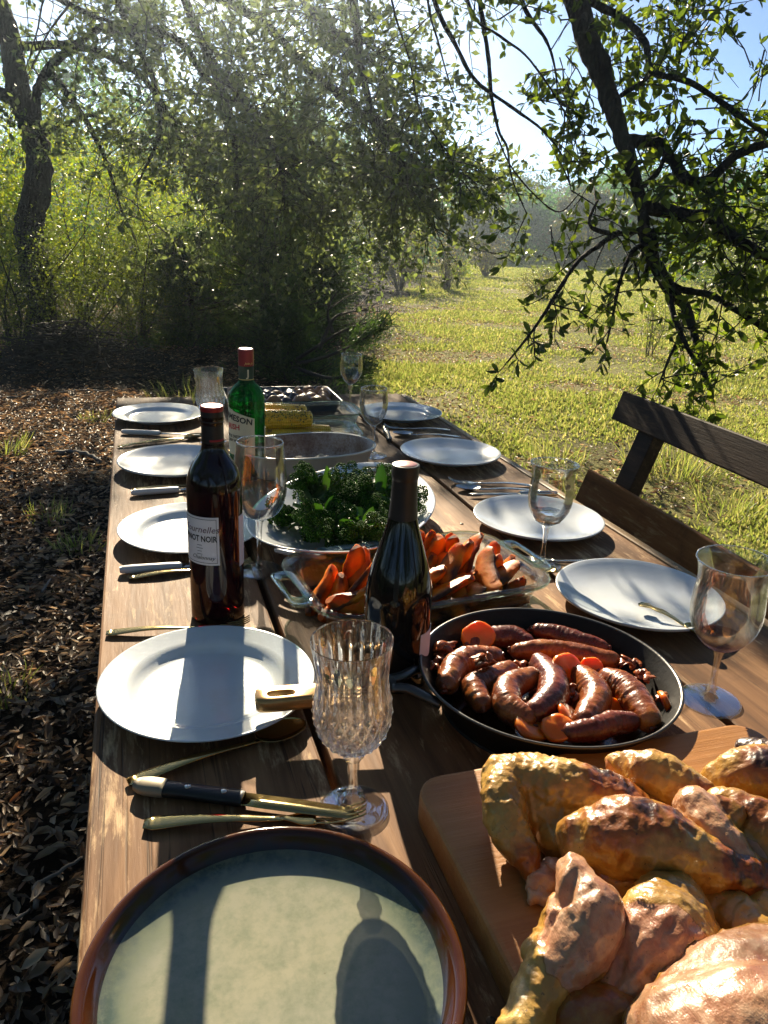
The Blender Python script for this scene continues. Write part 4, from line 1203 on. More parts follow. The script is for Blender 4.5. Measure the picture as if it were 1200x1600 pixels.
def knife_parts(L, blade=.12, hw=.0085, bw=.0095, rivets=False):
    hl = L-blade
    P = np.array([(0, 0, 0), (.004, 0, 0), (.02, 0, 0), (hl*.45, 0, 0), (hl*.8, 0, 0), (hl-.004, 0, 0), (hl, 0, 0)])+np.array([0, 0, .0075])
    h = ribbon(P, np.array([.5, .85, 1.0, .85, .95, .95, .85])*hw, np.array([.009, .012, .0135, .0135, .013, .0125, .010]), 12)
    xs = np.array([hl-.002, hl+.02, hl+blade*.5, hl+blade*.8, hl+blade*.93, L])
    up = np.array([bw*.8]*3+[bw*.65, bw*.35, -bw*.35]); lo = np.array([-bw*.9, -bw, -bw, -bw*.95, -bw*.8, -bw*.45])
    V, F = [], []
    for i in range(6):
        V += [(xs[i], up[i], .0082), (xs[i], up[i], .0070), (xs[i], lo[i], .0073), (xs[i], lo[i], .0077)]
    for i in range(5):
        for j in range(4): F.append([i*4+j, i*4+(j+1) % 4, (i+1)*4+(j+1) % 4, (i+1)*4+j])
    F += [[3, 2, 1, 0], [20, 21, 22, 23]]
    b = (np.array(V), F)
    out = [('handle', h), ('blade', b)]
    if rivets:
        rv = [lathe([(0, .0152), (.0028, .0150), (.0034, .0142), (.0034, .010)], 12) for _ in range(2)]
        out += [('rivet', xf(rv[0], (hl*.48, 0, 0))), ('rivet', xf(rv[1], (hl*.82, 0, 0)))]
    return out

def lay(name, parts, mats, p0, p1, L, label, cat, z=0.0, tilt=0.0, group=None, flip=False):
    """put cutlery so that its handle end is at p0 pointing to p1 (table points)"""
    a = math.atan2(p1[1]-p0[1], p1[0]-p0[0])
    root = empty(name, (p0[0], p0[1], TABLE_Z+z), a, label, cat, group)
    root.rotation_euler = (0, -tilt, a)
    for n_, vf in parts:
        V = np.array(vf[0], float)
        if flip: V[:, 1] *= -1
        o = part(n_, (V, vf[1]), mats.get(n_, mats['*']), root)
    return root

cut = 'cutlery laid between the plates'
t3 = lambda x, y, h=0: tab(x, y, h)
# left side
lay('spoon', spoon_parts(.205), {'*': GOLD}, (-.037, .697), (.172, .752), .205, 'spoon half hidden under the front edge of the large white plate, above the black knife', 'spoon', group=cut)
k = lay('steak_knife', knife_parts(.232, .12, .0105, .0105, True), {'*': STEEL, 'handle': BLACKP, 'blade': GOLD}, (-.027, .686), (.193, .585), .232, 'black handled steak knife with two rivets on the near left', 'knife', group=cut)
cap = part('pommel', ribbon(np.array([(-.003, 0, .0078), (.004, 0, .0078), (.012, 0, .0078), (.026, 0, .0078), (.030, 0, .0078)]), np.array([.55, .95, 1.1, 1.07, 1.02])*.0108, np.array([.010, .0132, .0146, .0148, .0142]), 12), simple('tan_pommel', (.34, .28, .19), .5, .3, var=.3, vscale=90), k)
lay('fork', fork_parts(.215), {'*': GOLD}, (-.022, .632), (.194, .588), .215, 'fork lying along the back rim of the stoneware plate, tines by the goblet foot', 'fork', z=.0, group=cut)
lay('fork', fork_parts(.20), {'*': GOLD}, (-.066, 1.028), (.13, 1.010), .20, 'fork whose handle sticks out behind the large white plate, left of the tall red bottle', 'fork', group=cut)
lay('table_knife', knife_parts(.215, .115, .0085), {'*': STEEL, 'handle': WHITEP}, (-.05, 1.237), (.16, 1.232), .215, 'white handled knife in front of the sunlit plate, nearest of the three white ones', 'knife', group=cut)
lay('fork', fork_parts(.20), {'*': GOLD}, (-.035, 1.212), (.16, 1.222), .20, 'fork lying just in front of the nearest white handled knife', 'fork', group=cut)
lay('table_knife', knife_parts(.215, .115, .0085), {'*': STEEL, 'handle': WHITEP}, (-.031, 1.640), (.18, 1.655), .215, 'white handled knife in the sun between the second and third left plates', 'knife', group=cut)
lay('fork', fork_parts(.20), {'*': GOLD}, (-.03, 1.672), (.165, 1.692), .20, 'fork at the front rim of the smooth white plate beside the whiskey bottle', 'fork', group=cut)
lay('table_knife', knife_parts(.215, .11, .0085), {'*': STEEL, 'handle': WHITEP}, (-.054, 2.180), (.16, 2.115), .215, 'white handled knife in front of the far left plate, farthest of the three white ones', 'knife', group=cut)
lay('fork', fork_parts(.20), {'*': GOLD}, (-.062, 2.035), (.13, 2.10), .20, 'shaded fork behind the smooth white plate, handle at the table edge', 'fork', group=cut)
lay('spoon', spoon_parts(.20), {'*': GOLD}, (-.025, 2.055), (.165, 2.115), .20, 'spoon lying beside the shaded fork on the far left', 'spoon', group=cut)
# right side
lay('table_fork', fork_parts(.20), {'*': STEEL}, (.815, 1.088), (.655, 1.150), .19, 'fork behind the spoon plate on the right, tines towards the baking dish corner', 'fork', group=cut)
lay('serving_spoon', spoon_parts(.18), {'*': GOLD}, (.80, 1.045), (.64, 1.100), .18, 'spoon tucked under the back rim of the right front plate', 'spoon', group=cut)
lay('table_fork', fork_parts(.20), {'*': STEEL}, (.875, 1.55), (.675, 1.615), .20, 'fork behind the tulip glass plate, farther from the camera', 'fork', group=cut)
lay('serving_spoon', spoon_parts(.20), {'*': STEEL}, (.875, 1.505), (.68, 1.560), .20, 'spoon in front of the fork behind the tulip glass plate', 'spoon', group=cut)
lay('table_knife', knife_parts(.21, .12, .0085), {'*': STEEL, 'handle': STEEL}, (.90, 1.475), (.70, 1.505), .21, 'bright steel knife at the back rim of the plate behind the tulip glass', 'knife', group=cut)
lay('table_fork', fork_parts(.20), {'*': STEEL}, (.885, 2.095), (.69, 2.150), .20, 'fork in front of the far right plate', 'fork', group=cut)
lay('serving_spoon', spoon_parts(.20), {'*': STEEL}, (.885, 2.010), (.68, 2.075), .20, 'spoon behind the third right plate, below the farther fork', 'spoon', group=cut)
lay('table_knife', knife_parts(.21, .115, .0085), {'*': STEEL, 'handle': BLACKP}, (.66, 1.99), (.70, 2.18), .21, 'dark handled knife standing lengthwise at the tines of the far forks', 'knife', group=cut)
# gilded spoon on the right front plate: handle on the plate, bowl over the rim
lay('gilded_spoon', spoon_parts(.125, True), {'*': simple('gilded', (.70, .52, .22), .2, 1.0, var=.15, vscale=60)}, (.738, .922), (.765, .800), .125, 'small ornate gilded spoon resting on the rim of the right front plate', 'spoon', z=.013, tilt=R_(1))

# ------------------------------------------------------------------ stemware
def wine_glass(x, y, prof_out, wall, stem_top, label, foot_r=.035, mat=None, tilt=(0, 0), name='wine_glass', wine=None, group='wine glasses on the table'):
    root = empty(name, (x, y, TABLE_Z+.0005), 0, label, 'glass', group)
    root.rotation_euler = (tilt[0], tilt[1], 0)
    po = catmull([(a, 0, b) for a, b in prof_out], 5)[:, [0, 2]]
    pi = po.copy(); pi[:, 0] = np.maximum(pi[:, 0]-wall, 0); pi[:, 1] = np.minimum(pi[:, 1]+wall*.8, po[-1, 1])
    prof = np.vstack([po, [(po[-1, 0]-wall*.5, po[-1, 1]+wall*.4)], pi[::-1]])
    part('bowl', lathe(prof, 48), mat or GLASS, root)
    rr_ = po[-1, 0]-wall*.5; a_ = np.arange(64)*2*math.pi/64
    rp_ = np.column_stack([rr_*np.cos(a_), rr_*np.sin(a_), np.full(64, po[-1, 1]+.0003)]); rp_ = np.vstack([rp_, rp_[:1]])
    part('rim', tube(rp_, .0011, 8, cap=False), SOLID, root)
    st = [(.0001, stem_top+.001), (.0075, stem_top-.001), (.0055, stem_top-.010), (.0042, stem_top-.025), (.0042, .03), (.0058, .014), (.010, .006), (.018, .0042), (foot_r-.001, .0022), (foot_r, .0014), (foot_r-.001, .0004), (.0001, .0004)]
    stv = catmull([(a, 0, b) for a, b in st], 3)[:, [0, 2]]; stv[:, 0] = np.maximum(stv[:, 0], .0001); stv[:, 1] = np.maximum(stv[:, 1], .0004)
    part('stem', lathe(stv, 32), SOLID, root)
    if wine:
        part('residue', lathe([(0.0001, wine[0]), (wine[1]*.9, wine[0]), (wine[1], wine[0]+.001), (wine[1]*.8, wine[0]-wine[2]*.6), (.0001, wine[0]-wine[2])], 32), wine[3], root)
    return root
WATER = thin_glass('water_drop', (.93, .95, .97))
WINE = Mat('red_wine_residue'); WINE = WINE.done(WINE.n('BsdfTransparent', {'Color': C(.74, .62, .70)}))
tulip = [(.0005, .078), (.012, .080), (.026, .090), (.038, .108), (.0425, .130), (.0415, .155), (.040, .175), (.0425, .192), (.0455, .200)]
wine_glass(.679, .683, tulip, .0012, .079, 'smudged tulip wine glass on the right with a little red wine left', .037, GLASSD, (R_(1.0), R_(-2.5)), wine=(.094, .029, .014, WINE))
wine_glass(.676, 1.130, [(a*.92, b*.93+.002) for a, b in tulip], .0011, .0745, 'tulip wine glass with a little water beside the squash baking dish', .034, GLASS, (R_(-1.0), R_(1.2)), wine=(.098, .031, .022, WATER))
small = [(.0005, .082), (.010, .085), (.022, .096), (.0325, .115), (.0365, .135), (.036, .155), (.0335, .180)]
wine_glass(.574, 1.862, small, .0011, .083, 'small wine glass standing in front of the far right plate', .034, GLASS, (R_(1), R_(-2)))
wine_glass(.657, 2.42, small, .0011, .083, 'farthest wine glass, by the roasting tray corner', .034, GLASS, (R_(0), R_(1)))
big = [(.0005, .094), (.014, .096), (.030, .105), (.041, .125), (.0445, .148), (.0435, .175), (.041, .200), (.0375, .226)]
wine_glass(.176, 1.205, big, .0012, .095, 'large empty balloon wine glass right of the tall red wine bottle', .038, GLASS, (R_(0), R_(1)))

def goblet(x, y, label, rz=0):
    root = empty('crystal_goblet', (x, y, TABLE_Z+.0005), rz, label, 'glass', 'cut crystal goblets')
    root.scale = (.93, .93, .955); root.rotation_euler = (0, R_(-2.2), rz)
    N = 180
    out = [(.0005, .078), (.010, .0785), (.021, .083), (.031, .093), (.0375, .106), (.0405, .120), (.0405, .135), (.0385, .150), (.0375, .165), (.0388, .183), (.0415, .203), (.042, .205)]
    po = catmull([(a, 0, b) for a, b in out], 9)[:, [0, 2]]
    def cutm(r, z, th, i):
        outer = i < len(po)
        lob = 10
        flute = -.0016*np.abs(np.cos(lob*th))**1.5*smooth01(z, .132, .15)*(1-.75*smooth01(z, .175, .205))
        k = 260.0
        d = np.maximum(np.abs(np.sin(lob*th+(z-.1)*k*.5)), np.abs(np.sin(lob*th-(z-.1)*k*.5)))
        dia = -.0030*(d-.7)*smooth01(z, .080, .09)*(1-smooth01(z, .134, .150))
        return np.where(outer, flute+dia, 0)*smooth01(r, .006, .02)
    pi = [(.0405, .2045), (.0385, .185), (.0350, .165), (.0352, .150), (.0365, .135), (.0362, .120), (.033, .107), (.026, .096), (.016, .089), (.0005, .086)]
    pi = catmull([(a, 0, b) for a, b in pi], 4)[:, [0, 2]]
    prof = np.vstack([po, [(.0414, .2062)], pi])
    V, F = lathe(prof, N, rmod=cutm)
    part('bowl', (V, F), CRYSTAL, root, False)
    st = [(.0001, .0772), (.0095, .0768), (.0075, .0735), (.011, .0705), (.0115, .0675), (.0075, .0645), (.0068, .055), (.0062, .04), (.0075, .026), (.0125, .020), (.0155, .0145), (.0135, .009), (.0165, .0055), (.034, .0034), (.0365, .0022), (.036, .0005), (.0001, .0005)]
    sp = catmull([(a, 0, b) for a, b in st], 4)[:, [0, 2]]; sp[:, 0] = np.maximum(sp[:, 0], .0001); sp[:, 1] = np.maximum(sp[:, 1], .0004)
    V, F = lathe(sp, 48, rmod=lambda r, z, th, i: -r*.13*np.abs(np.cos(4*th))*smooth01(z, .010, .014)*(1-smooth01(z, .073, .076)))
    part('stem', (V, F), SOLID, root)
goblet(.1805, .604, 'cut crystal goblet standing in the foreground before the pan handle')
goblet(.182, 2.067, 'cut crystal goblet at the far left beside the whiskey bottle', .3)

# ------------------------------------------------------------------ bottles
def dark_bottle_mat(name, col, alpha_tint, clear=.12):
    m = Mat(name)
    fr = m.n('Fresnel', {'IOR': 1.5})
    d = m.bsdf(Base_Color=C(*col), Roughness=.07, Specular_IOR_Level=.4, Coat_Weight=.2, Coat_Roughness=.02)
    t = m.n('BsdfTransparent', {'Color': C(*alpha_tint)})
    return m.done(m.mixsh(clear, d, t))
REDBOT = dark_bottle_mat('dark_red_bottle_glass', (.012, .003, .006), (.25, .02, .03), .15)
BLKBOT = dark_bottle_mat('black_bottle_glass', (.006, .006, .007), (.03, .03, .02), .05)
def green_mat():
    m = Mat('green_bottle_glass')
    g = m.n('BsdfGlass', {'Color': C(.05, .55, .16), 'Roughness': 0.0, 'IOR': 1.28})
    t = m.n('BsdfTransparent', {'Color': C(.04, .42, .10)})
    d = m.bsdf(Base_Color=C(.004, .04, .012), Roughness=.05)
    return m.done(m.mixsh(.25, m.mixsh(.35, g, t), d))
GREENBOT = green_mat()
REDCAP = simple('red_cap', (.28, .012, .022), .35, .2, coat=.3, var=.15)
CAPS = simple('black_capsule', (.012, .010, .012), .42, .1, var=.2)
REDFOIL = simple('red_foil', (.30, .012, .018), .3, .3)
INK = simple('dark_ink', (.012, .012, .014), .6)
REDINK = simple('red_ink', (.45, .02, .03), .6)
GILT = simple('gilt_ink', (.75, .55, .2), .4, .6)
CREAMP = simple('cream_paper', (.66, .60, .43), .6, var=.06)
LILACP = simple('white_paper_label', (.72, .68, .72), .6, var=.05)
GREENP = simple('green_paper', (.012, .045, .03), .5)

def smooth_prof(p, k=5): 
    q = catmull([(a, 0, b) for a, b in p], k)[:, [0, 2]]; q[:, 0] = np.maximum(q[:, 0], .0001); return q

def sleeve(r, z0, z1, a0, a1, tilt0=0, tilt1=0, n=40, th=.0004, cutk=None):
    """curved label on a cylinder; angles in radians; optional sloping top edge"""
    a = np.linspace(a0, a1, n); V, F = [], []
    for i, t in enumerate(a):
        f = i/(n-1); zt = z1+tilt0*(1-f)+tilt1*f
        for rr in (r+th, r):
            V += [(rr*math.cos(t), rr*math.sin(t), z0), (rr*math.cos(t), rr*math.sin(t), zt)]
    for i in range(n-1):
        b, c = i*4, (i+1)*4
        F += [[b, c, c+1, b+1], [b+2, b+3, c+3, c+2], [b+1, c+1, c+3, b+3], [b, b+2, c+2, c]]
    F += [[0, 1, 3, 2], [(n-1)*4, (n-1)*4+2, (n-1)*4+3, (n-1)*4+1]]
    return np.array(V), F

def text_on(parent, s, size, r, z, ac, mat, name='lettering', bold=0.0, shear=0.0, squeeze=1.0, slope=0.0, h=.0003):
    cu_ = bpy.data.curves.new('txt', 'FONT'); cu_.body = s; cu_.size = size; cu_.align_x = 'CENTER'; cu_.offset = bold; cu_.shear = shear; cu_.resolution_u = 2
    o = bpy.data.objects.new('txt', cu_); COL.objects.link(o)
    dg = bpy.context.evaluated_depsgraph_get()
    me = bpy.data.meshes.new_from_object(o.evaluated_get(dg))
    bpy.data.objects.remove(o); bpy.data.curves.remove(cu_)
    V = mverts(me)
    u = V[:, 0]*squeeze; v = V[:, 1]
    ang = ac+u/r       # seen from outside, increasing angle runs to the right
    R2 = r+h
    setverts(me, np.stack([R2*np.cos(ang), R2*np.sin(ang), z+v+slope*u], 1))
    me.name = name
    return link(name, me, mat, parent)

def bottle(name, x, y, prof, label, mat, n=64, rz=0.0):
    root = empty(name, (x, y, TABLE_Z), rz, label, 'bottle')
    part('glass', lathe(smooth_prof(prof), n), mat, root)
    return root
# angle of the direction from a bottle to the camera
def cam_ang(x, y): return math.atan2(-y, -x)

bx, by = .0925, 1.058
b1 = bottle('wine_bottle', bx, by, [(.0001, .004), (.020, .004), (.030, .001), (.0355, .001), (.0385, .004), (.039, .012), (.039, .10), (.039, .19), (.0385, .208), (.0355, .224), (.029, .238), (.0215, .249), (.0168, .258), (.0152, .27), (.0148, .285), (.0146, .31), (.0001, .311)],
            'tall red wine bottle with a white label and dark capsule on the left', REDBOT)
part('capsule', lathe(smooth_prof([(.0153, .268), (.0155, .272), (.0153, .29), (.0153, .296), (.0158, .2985), (.0153, .301), (.0156, .304), (.0156, .316), (.0150, .3175)], 3), 40), CAPS, b1)
part('cap_top', lathe(smooth_prof([(.0157, .3125), (.0159, .314), (.0159, .3175), (.0145, .3195), (.008, .3192), (.0001, .3192)], 3), 40), REDFOIL, b1)
part('foil_band', sleeve(.0153, .2715, .2745, cam_ang(bx, by)-.3, cam_ang(bx, by)+1.3), REDFOIL, b1)
ca = cam_ang(bx, by)-.22
lb = part('label', sleeve(.0392, .098, .170, ca-1.75, ca+.33), LILACP, b1, False)
E_ = .0397
for (z, h_) in ((.101, .0006), (.1665, .0006)): part('border', sleeve(E_, z, z+h_, ca-1.70, ca+.25, th=.0002), INK, lb, False)
part('border', sleeve(E_, .101, .1671, ca+.235, ca+.25, n=3, th=.0002), INK, lb, False)
text_on(lb, 'Fournelles', .0135, E_, .147, ca-.38, simple('plum_ink', (.10, .03, .06), .6), shear=.25)
text_on(lb, 'PINOT NOIR', .0125, E_, .1335, ca-.42, INK, bold=.0003, squeeze=.75)
for i, w in enumerate((.20, .26, .18, .22)): part('fine_print', sleeve(E_, .1275-i*.0045, .1281-i*.0045, ca-.40-w/2, ca-.40+w/2, n=8, th=.0002), INK, lb, False)
text_on(lb, 'Chalonnay', .0085, E_, .1065, ca-.30, INK, shear=.4, slope=-.02)
part('back_label', sleeve(.0392, .088, .165, ca+1.18, ca+2.2), LILACP, b1, False)

cx, cy_ = .297, .830
b2 = bottle('wine_bottle', cx, cy_, [(.0001, .004), (.024, .004), (.034, .001), (.0395, .0012), (.0425, .004), (.043, .012), (.043, .08), (.0428, .118), (.041, .138), (.0365, .160), (.0295, .184), (.0225, .207), (.0178, .228), (.0158, .248), (.0150, .27), (.0150, .29), (.0001, .291)],
            'black burgundy style wine bottle with a black capsule in the middle', BLKBOT)
part('capsule', lathe(smooth_prof([(.0182, .2265), (.0172, .236), (.0162, .25), (.0155, .272), (.0157, .2755), (.0164, .279), (.0164, .290), (.0155, .2935), (.0001, .2935)], 3), 40), CAPS, b2)
part('capsule_top', lathe([(.0001, .2946), (.0125, .2944), (.0138, .2936), (.0138, .293)], 32), simple('pink_foil', (.45, .20, .19), .35, .4), b2)
part('label', sleeve(.0432, .022, .082, cam_ang(cx, cy_)+.78, cam_ang(cx, cy_)+2.9), LILACP, b2, False)

wx, wy = .231, 1.745
b3 = bottle('whiskey_bottle', wx, wy, [(.0001, .004), (.028, .004), (.036, .001), (.0395, .003), (.041, .010), (.041, .10), (.041, .175), (.0405, .186), (.037, .200), (.0285, .213), (.0195, .221), (.0165, .228), (.0155, .25), (.0155, .28), (.0001, .281)],
            'green whiskey bottle with a red cap and cream label', GREENBOT)
wc = cam_ang(wx, wy)
part('cap', lathe(smooth_prof([(.0172, .259), (.0174, .262), (.0174, .292), (.0168, .2955), (.014, .297), (.0001, .2972)], 3), 40), REDCAP, b3)
part('neck_band', lathe([(.0168, .229), (.0168, .2585), (.0172, .2588), (.0172, .2572), (.0169, .257)], 40), GREENP, b3)
part('neck_trim', lathe([(.0168, .2285), (.0171, .2287), (.0171, .230), (.0168, .2302)], 40), GILT, b3)
text_on(b3, 'J', .022, .0172, .2365, wc+.25, CREAMP, bold=.0005)
text_on(b3, 'John Js', .0068, .0176, .2635, wc+.35, GILT, shear=.4)
wl = part('label', sleeve(.0412, .060, .176, wc-1.9, wc+.42, 0, -.030, n=60), CREAMP, b3, False)
E3 = .0417
text_on(wl, 'JAMESON', .0185, E3, .1395, wc-.66, INK, bold=.0006, shear=.12, slope=-.20)
text_on(wl, 'IRISH', .017, E3, .120, wc-.86, REDINK, bold=.0005, slope=-.02)
text_on(wl, 'TRIPLE DISTILLED', .0085, E3, .1005, wc-.74, INK, bold=.0003, slope=-.03)
text_on(wl, 'IRISH WHISKEY', .0085, E3, .0905, wc-.62, INK, bold=.0003, slope=-.03)
part('label_trim', sleeve(E3, .0615, .0622, wc-1.85, wc+.40, th=.0002), GILT, wl, False)
part('label', sleeve(.0412, .045, .118, wc+1.25, wc+2.5), CREAMP, b3, False)

# ================================================================== COOKWARE
def rounded_rect(hx, hy, rad, n=8):
    out = []
    for cx_, cy2, a0 in ((hx-rad, hy-rad, 0), (-hx+rad, hy-rad, 90), (-hx+rad, -hy+rad, 180), (hx-rad, -hy+rad, 270)):
        for k in range(n+1):
            a = R_(a0+90*k/n); out.append((cx_+rad*math.cos(a), cy2+rad*math.sin(a)))
    return np.array(out)

def loft(rings, cap0=True, cap1=True):
    """rings: list of (n,3)"""
    n = len(rings[0]); V = np.concatenate(rings); m = len(rings)
    i = np.arange(m-1)[:, None]; j = np.arange(n)[None]; j2 = (j+1) % n
    F = [np.stack([i*n+j, i*n+j2, (i+1)*n+j2, (i+1)*n+j], -1).reshape(-1, 4)]
    if cap0: F.append(np.arange(n)[None, ::-1])
    if cap1: F.append(((m-1)*n+np.arange(n))[None])
    return V, F

def ring(pts, s=(1, 1), z=0.0, add=0.0):
    p = pts.copy()
    nrm = p/np.linalg.norm(p, axis=1)[:, None]
    p = p*np.asarray(s)+nrm*add
    return np.column_stack([p, np.full(len(p), z)])

def rect_dish(hx, hy, H, rad, wall, flare=.012, lip=.010, inner=True, n=8):
    """open baking dish, outer shell then inner shell"""
    R0 = lambda a, z: np.column_stack([rounded_rect(hx+a, hy+a, max(rad+a, .005), n), np.full(4*(n+1), z)])
    rs = [R0(-flare-.004, .0), R0(-flare, .003), R0(-flare*.5, H*.5), R0(0, H-.004), R0(lip, H-.002), R0(lip+.001, H), R0(lip, H+.0015), R0(-wall*.3, H+.001), R0(-wall, H-.003), R0(-flare*.5-wall, H*.5), R0(-flare-wall, wall+.003), R0(-flare-wall-.006, wall)]
    return loft(rs)

# ---- squash in a glass dish
SQ = (.400, 1.045); SQA = R_(7)
sq = empty('baking_dish', (SQ[0], SQ[1], TABLE_Z), SQA, 'clear glass baking dish with green rim full of orange squash', 'dish')
part('dish', rect_dish(.182, .112, .052, .045, .0045, .016, .012, n=10), PYREX, sq)
def R2(a, z, hx=.182, hy=.112): return np.column_stack([rounded_rect(hx+a, hy+a, .045+a, 10), np.full(44, z)])
part('rim', loft([R2(.0125, .0485), R2(.0145, .0495), R2(.0155, .0515), R2(.0150, .0535), R2(.0130, .0542), R2(.0123, .052), R2(.0123, .0495)], False, False), PYREXRIM, sq)
for s in (-1, 1):
    hp = rounded_rect(.016, .058, .014, 6)
    o = np.array([s*.205, 0])
    rings = [np.column_stack([hp+o, np.full(len(hp), .0535)]), np.column_stack([hp*1.10+o, np.full(len(hp), .0515)]), np.column_stack([hp*1.10+o, np.full(len(hp), .049)]), np.column_stack([hp*.6+o, np.full(len(hp), .0485)]), np.column_stack([hp*.6+o, np.full(len(hp), .0535)]), np.column_stack([hp+o, np.full(len(hp), .0535)])]
    part('handle', loft(rings, False, False), PYREXRIM, sq)

def squash_mat():
    m = Mat('roast_squash')
    v = m.coord('Object', (1, 1, 1), rand=True)
    n1 = m.noise(v, 45, 6, .7); n2 = m.noise(v, 14, 4); fib = m.noise(m.coord('Object', (1, 5, 5), rand=True), 40, 4)
    col = m.ramp(n1, [(.2, (.70, .115, .003)), (.5, (.90, .235, .006)), (.8, (.92, .36, .016))])
    col = m.mix(m.math('MULTIPLY', fib, .3), col, (.50, .085, .006))
    ch = m.n('Attribute', attribute_name='char').outputs['Fac']
    dk = m.math('ADD', m.math('MULTIPLY', m.ramp(n2, [(.5, (0, 0, 0)), (.72, (1, 1, 1))]), .55), ch, clamp=True)
    col = m.mix(dk, col, (.07, .018, .006))
    return m.done(m.bsdf(Base_Color=col, Roughness=.45, Subsurface_Weight=.45, Subsurface_Radius=(.022, .007, .001), Subsurface_Scale=1.0, Specular_IOR_Level=.25, Normal=m.bump(n1, .35, .003)))
SQUASH = squash_mat()
def squash_mesh(seed, L, th, hgt):
    """crescent wedge: flat cut sides meeting at a thin inner edge, blunt ends"""
    m = 16; rings = []
    sec0 = [(-.42, -.36), (-.26, -.50), (0, -.55), (.26, -.50), (.42, -.36), (.36, -.05), (.25, .25), (.12, .48), (-.10, .50), (-.24, .25), (-.36, -.05)]
    for i in range(m):
        t = i/(m-1); a = (t-.5)*1.6
        w = .42+.58*math.sin(math.pi*t)**.7
        cx_, cz = math.sin(a)*L/1.5, (1-math.cos(a))*L*.55
        sec = []
        for (y, z) in sec0:
            z = z*hgt*w
            sec.append((cx_-math.sin(a)*z, y*th*1.15*w, cz+math.cos(a)*z))
        rings.append(np.array(sec))
    V, F = loft(rings)
    k = len(sec0)
    V = V+np.stack([fnoise(V, 34, seed+q, 3) for q in (1, 2, 3)], 1)*.0030+np.stack([fnoise(V, 130, seed+q+5, 2) for q in (1, 2, 3)], 1)*.0011
    V[:, 2] -= V[:, 2].min()
    me = new_mesh('squash', V, F)
    ed = np.repeat(np.abs(np.linspace(-1, 1, m)), k)
    ridge = np.tile(np.array([.7, .15, .1, .15, .7, .05, .1, 1, 1, .1, .05]), m)
    nz = fnoise(V, 30, seed+9, 3)
    setattr_f(me, 'char', np.clip((ed**8*.8+ridge*.85)*np.clip(.65+1.8*nz, 0, 1.3), 0, .95))
    me.materials.append(SQUASH)
    me.set_sharp_from_angle(angle=R_(48))
    return me
sqm = [squash_mesh(i, L, th, h_) for i, (L, th, h_) in enumerate([(.082, .021, .032), (.070, .025, .029), (.088, .018, .034), (.060, .024, .026)])]
def wedge(x, y, z, rx, ry, rz, k, label=None, s=1.0):
    o = link('squash_wedge', sqm[k])
    c, s_ = math.cos(SQA), math.sin(SQA)
    o.location = (SQ[0]+x*c-y*s_, SQ[1]+x*s_+y*c, TABLE_Z+.0055+z)
    o.rotation_euler = (R_(rx), R_(ry), R_(rz)); o.scale = (s*1.18, s*1.18, s*1.18)
    tag(o, label or 'roasted orange squash wedge lying low in the glass baking dish', 'squash wedge', 'roasted squash wedges in the glass dish')
wedge(-.085, .030, .018, 10, -65, 20, 2, 'tall upright squash wedge at the left end of the glass dish', 1.15)
wedge(-.125, .012, .010, 10, -60, 70, 3, 'small squash wedge leaning left of the tall upright one')
wedge(-.060, .004, .004, 90, 0, -15, 0, 'squash wedge lying in front of the tall upright one', 1.1)
wedge(-.105, -.045, .0, 0, 0, 5, 1, 'broad flat squash wedge at the front left of the glass dish', 1.3)
wedge(-.035, .055, .010, 40, -20, 15, 1)
wedge(-.030, -.060, .002, 90, 0, 10, 3)
wedge(.055, .052, .016, 35, -62, 10, 0, 'big squash wedge standing at the back right of the glass dish', 1.25)
wedge(.085, .052, .014, 25, -55, 0, 2, 'squash wedge leaning between the two standing back ones', 1.05)
wedge(.112, .058, .020, 10, -72, -10, 1, 'squash wedge standing farthest right along the back row', 1.05)
wedge(.025, .015, .020, 20, -40, 40, 3, 'bright small squash wedge beside the black bottle', 1.0)
wedge(.050, -.035, .004, 90, 10, 15, 0, None, 1.15)
wedge(.085, -.002, .014, 60, 0, 25, 1, 'squash wedge with a blackened strip in the middle of the right heap')
wedge(.125, .004, .006, 30, -50, 35, 3, 'lone squash wedge tilted up right of the middle', 1.1)
wedge(.140, -.030, .004, 25, -48, 50, 2, 'thin squash wedge at the right end pointing up', .95)
wedge(.100, -.058, .002, 80, 0, 15, 2, 'charred squash wedge along the front glass wall', 1.05)
wedge(.150, -.052, .002, 20, -20, 10, 3, 'stub of squash in the front right corner of the dish', .8)
wedge(.035, -.068, .002, 20, -30, 80, 1)
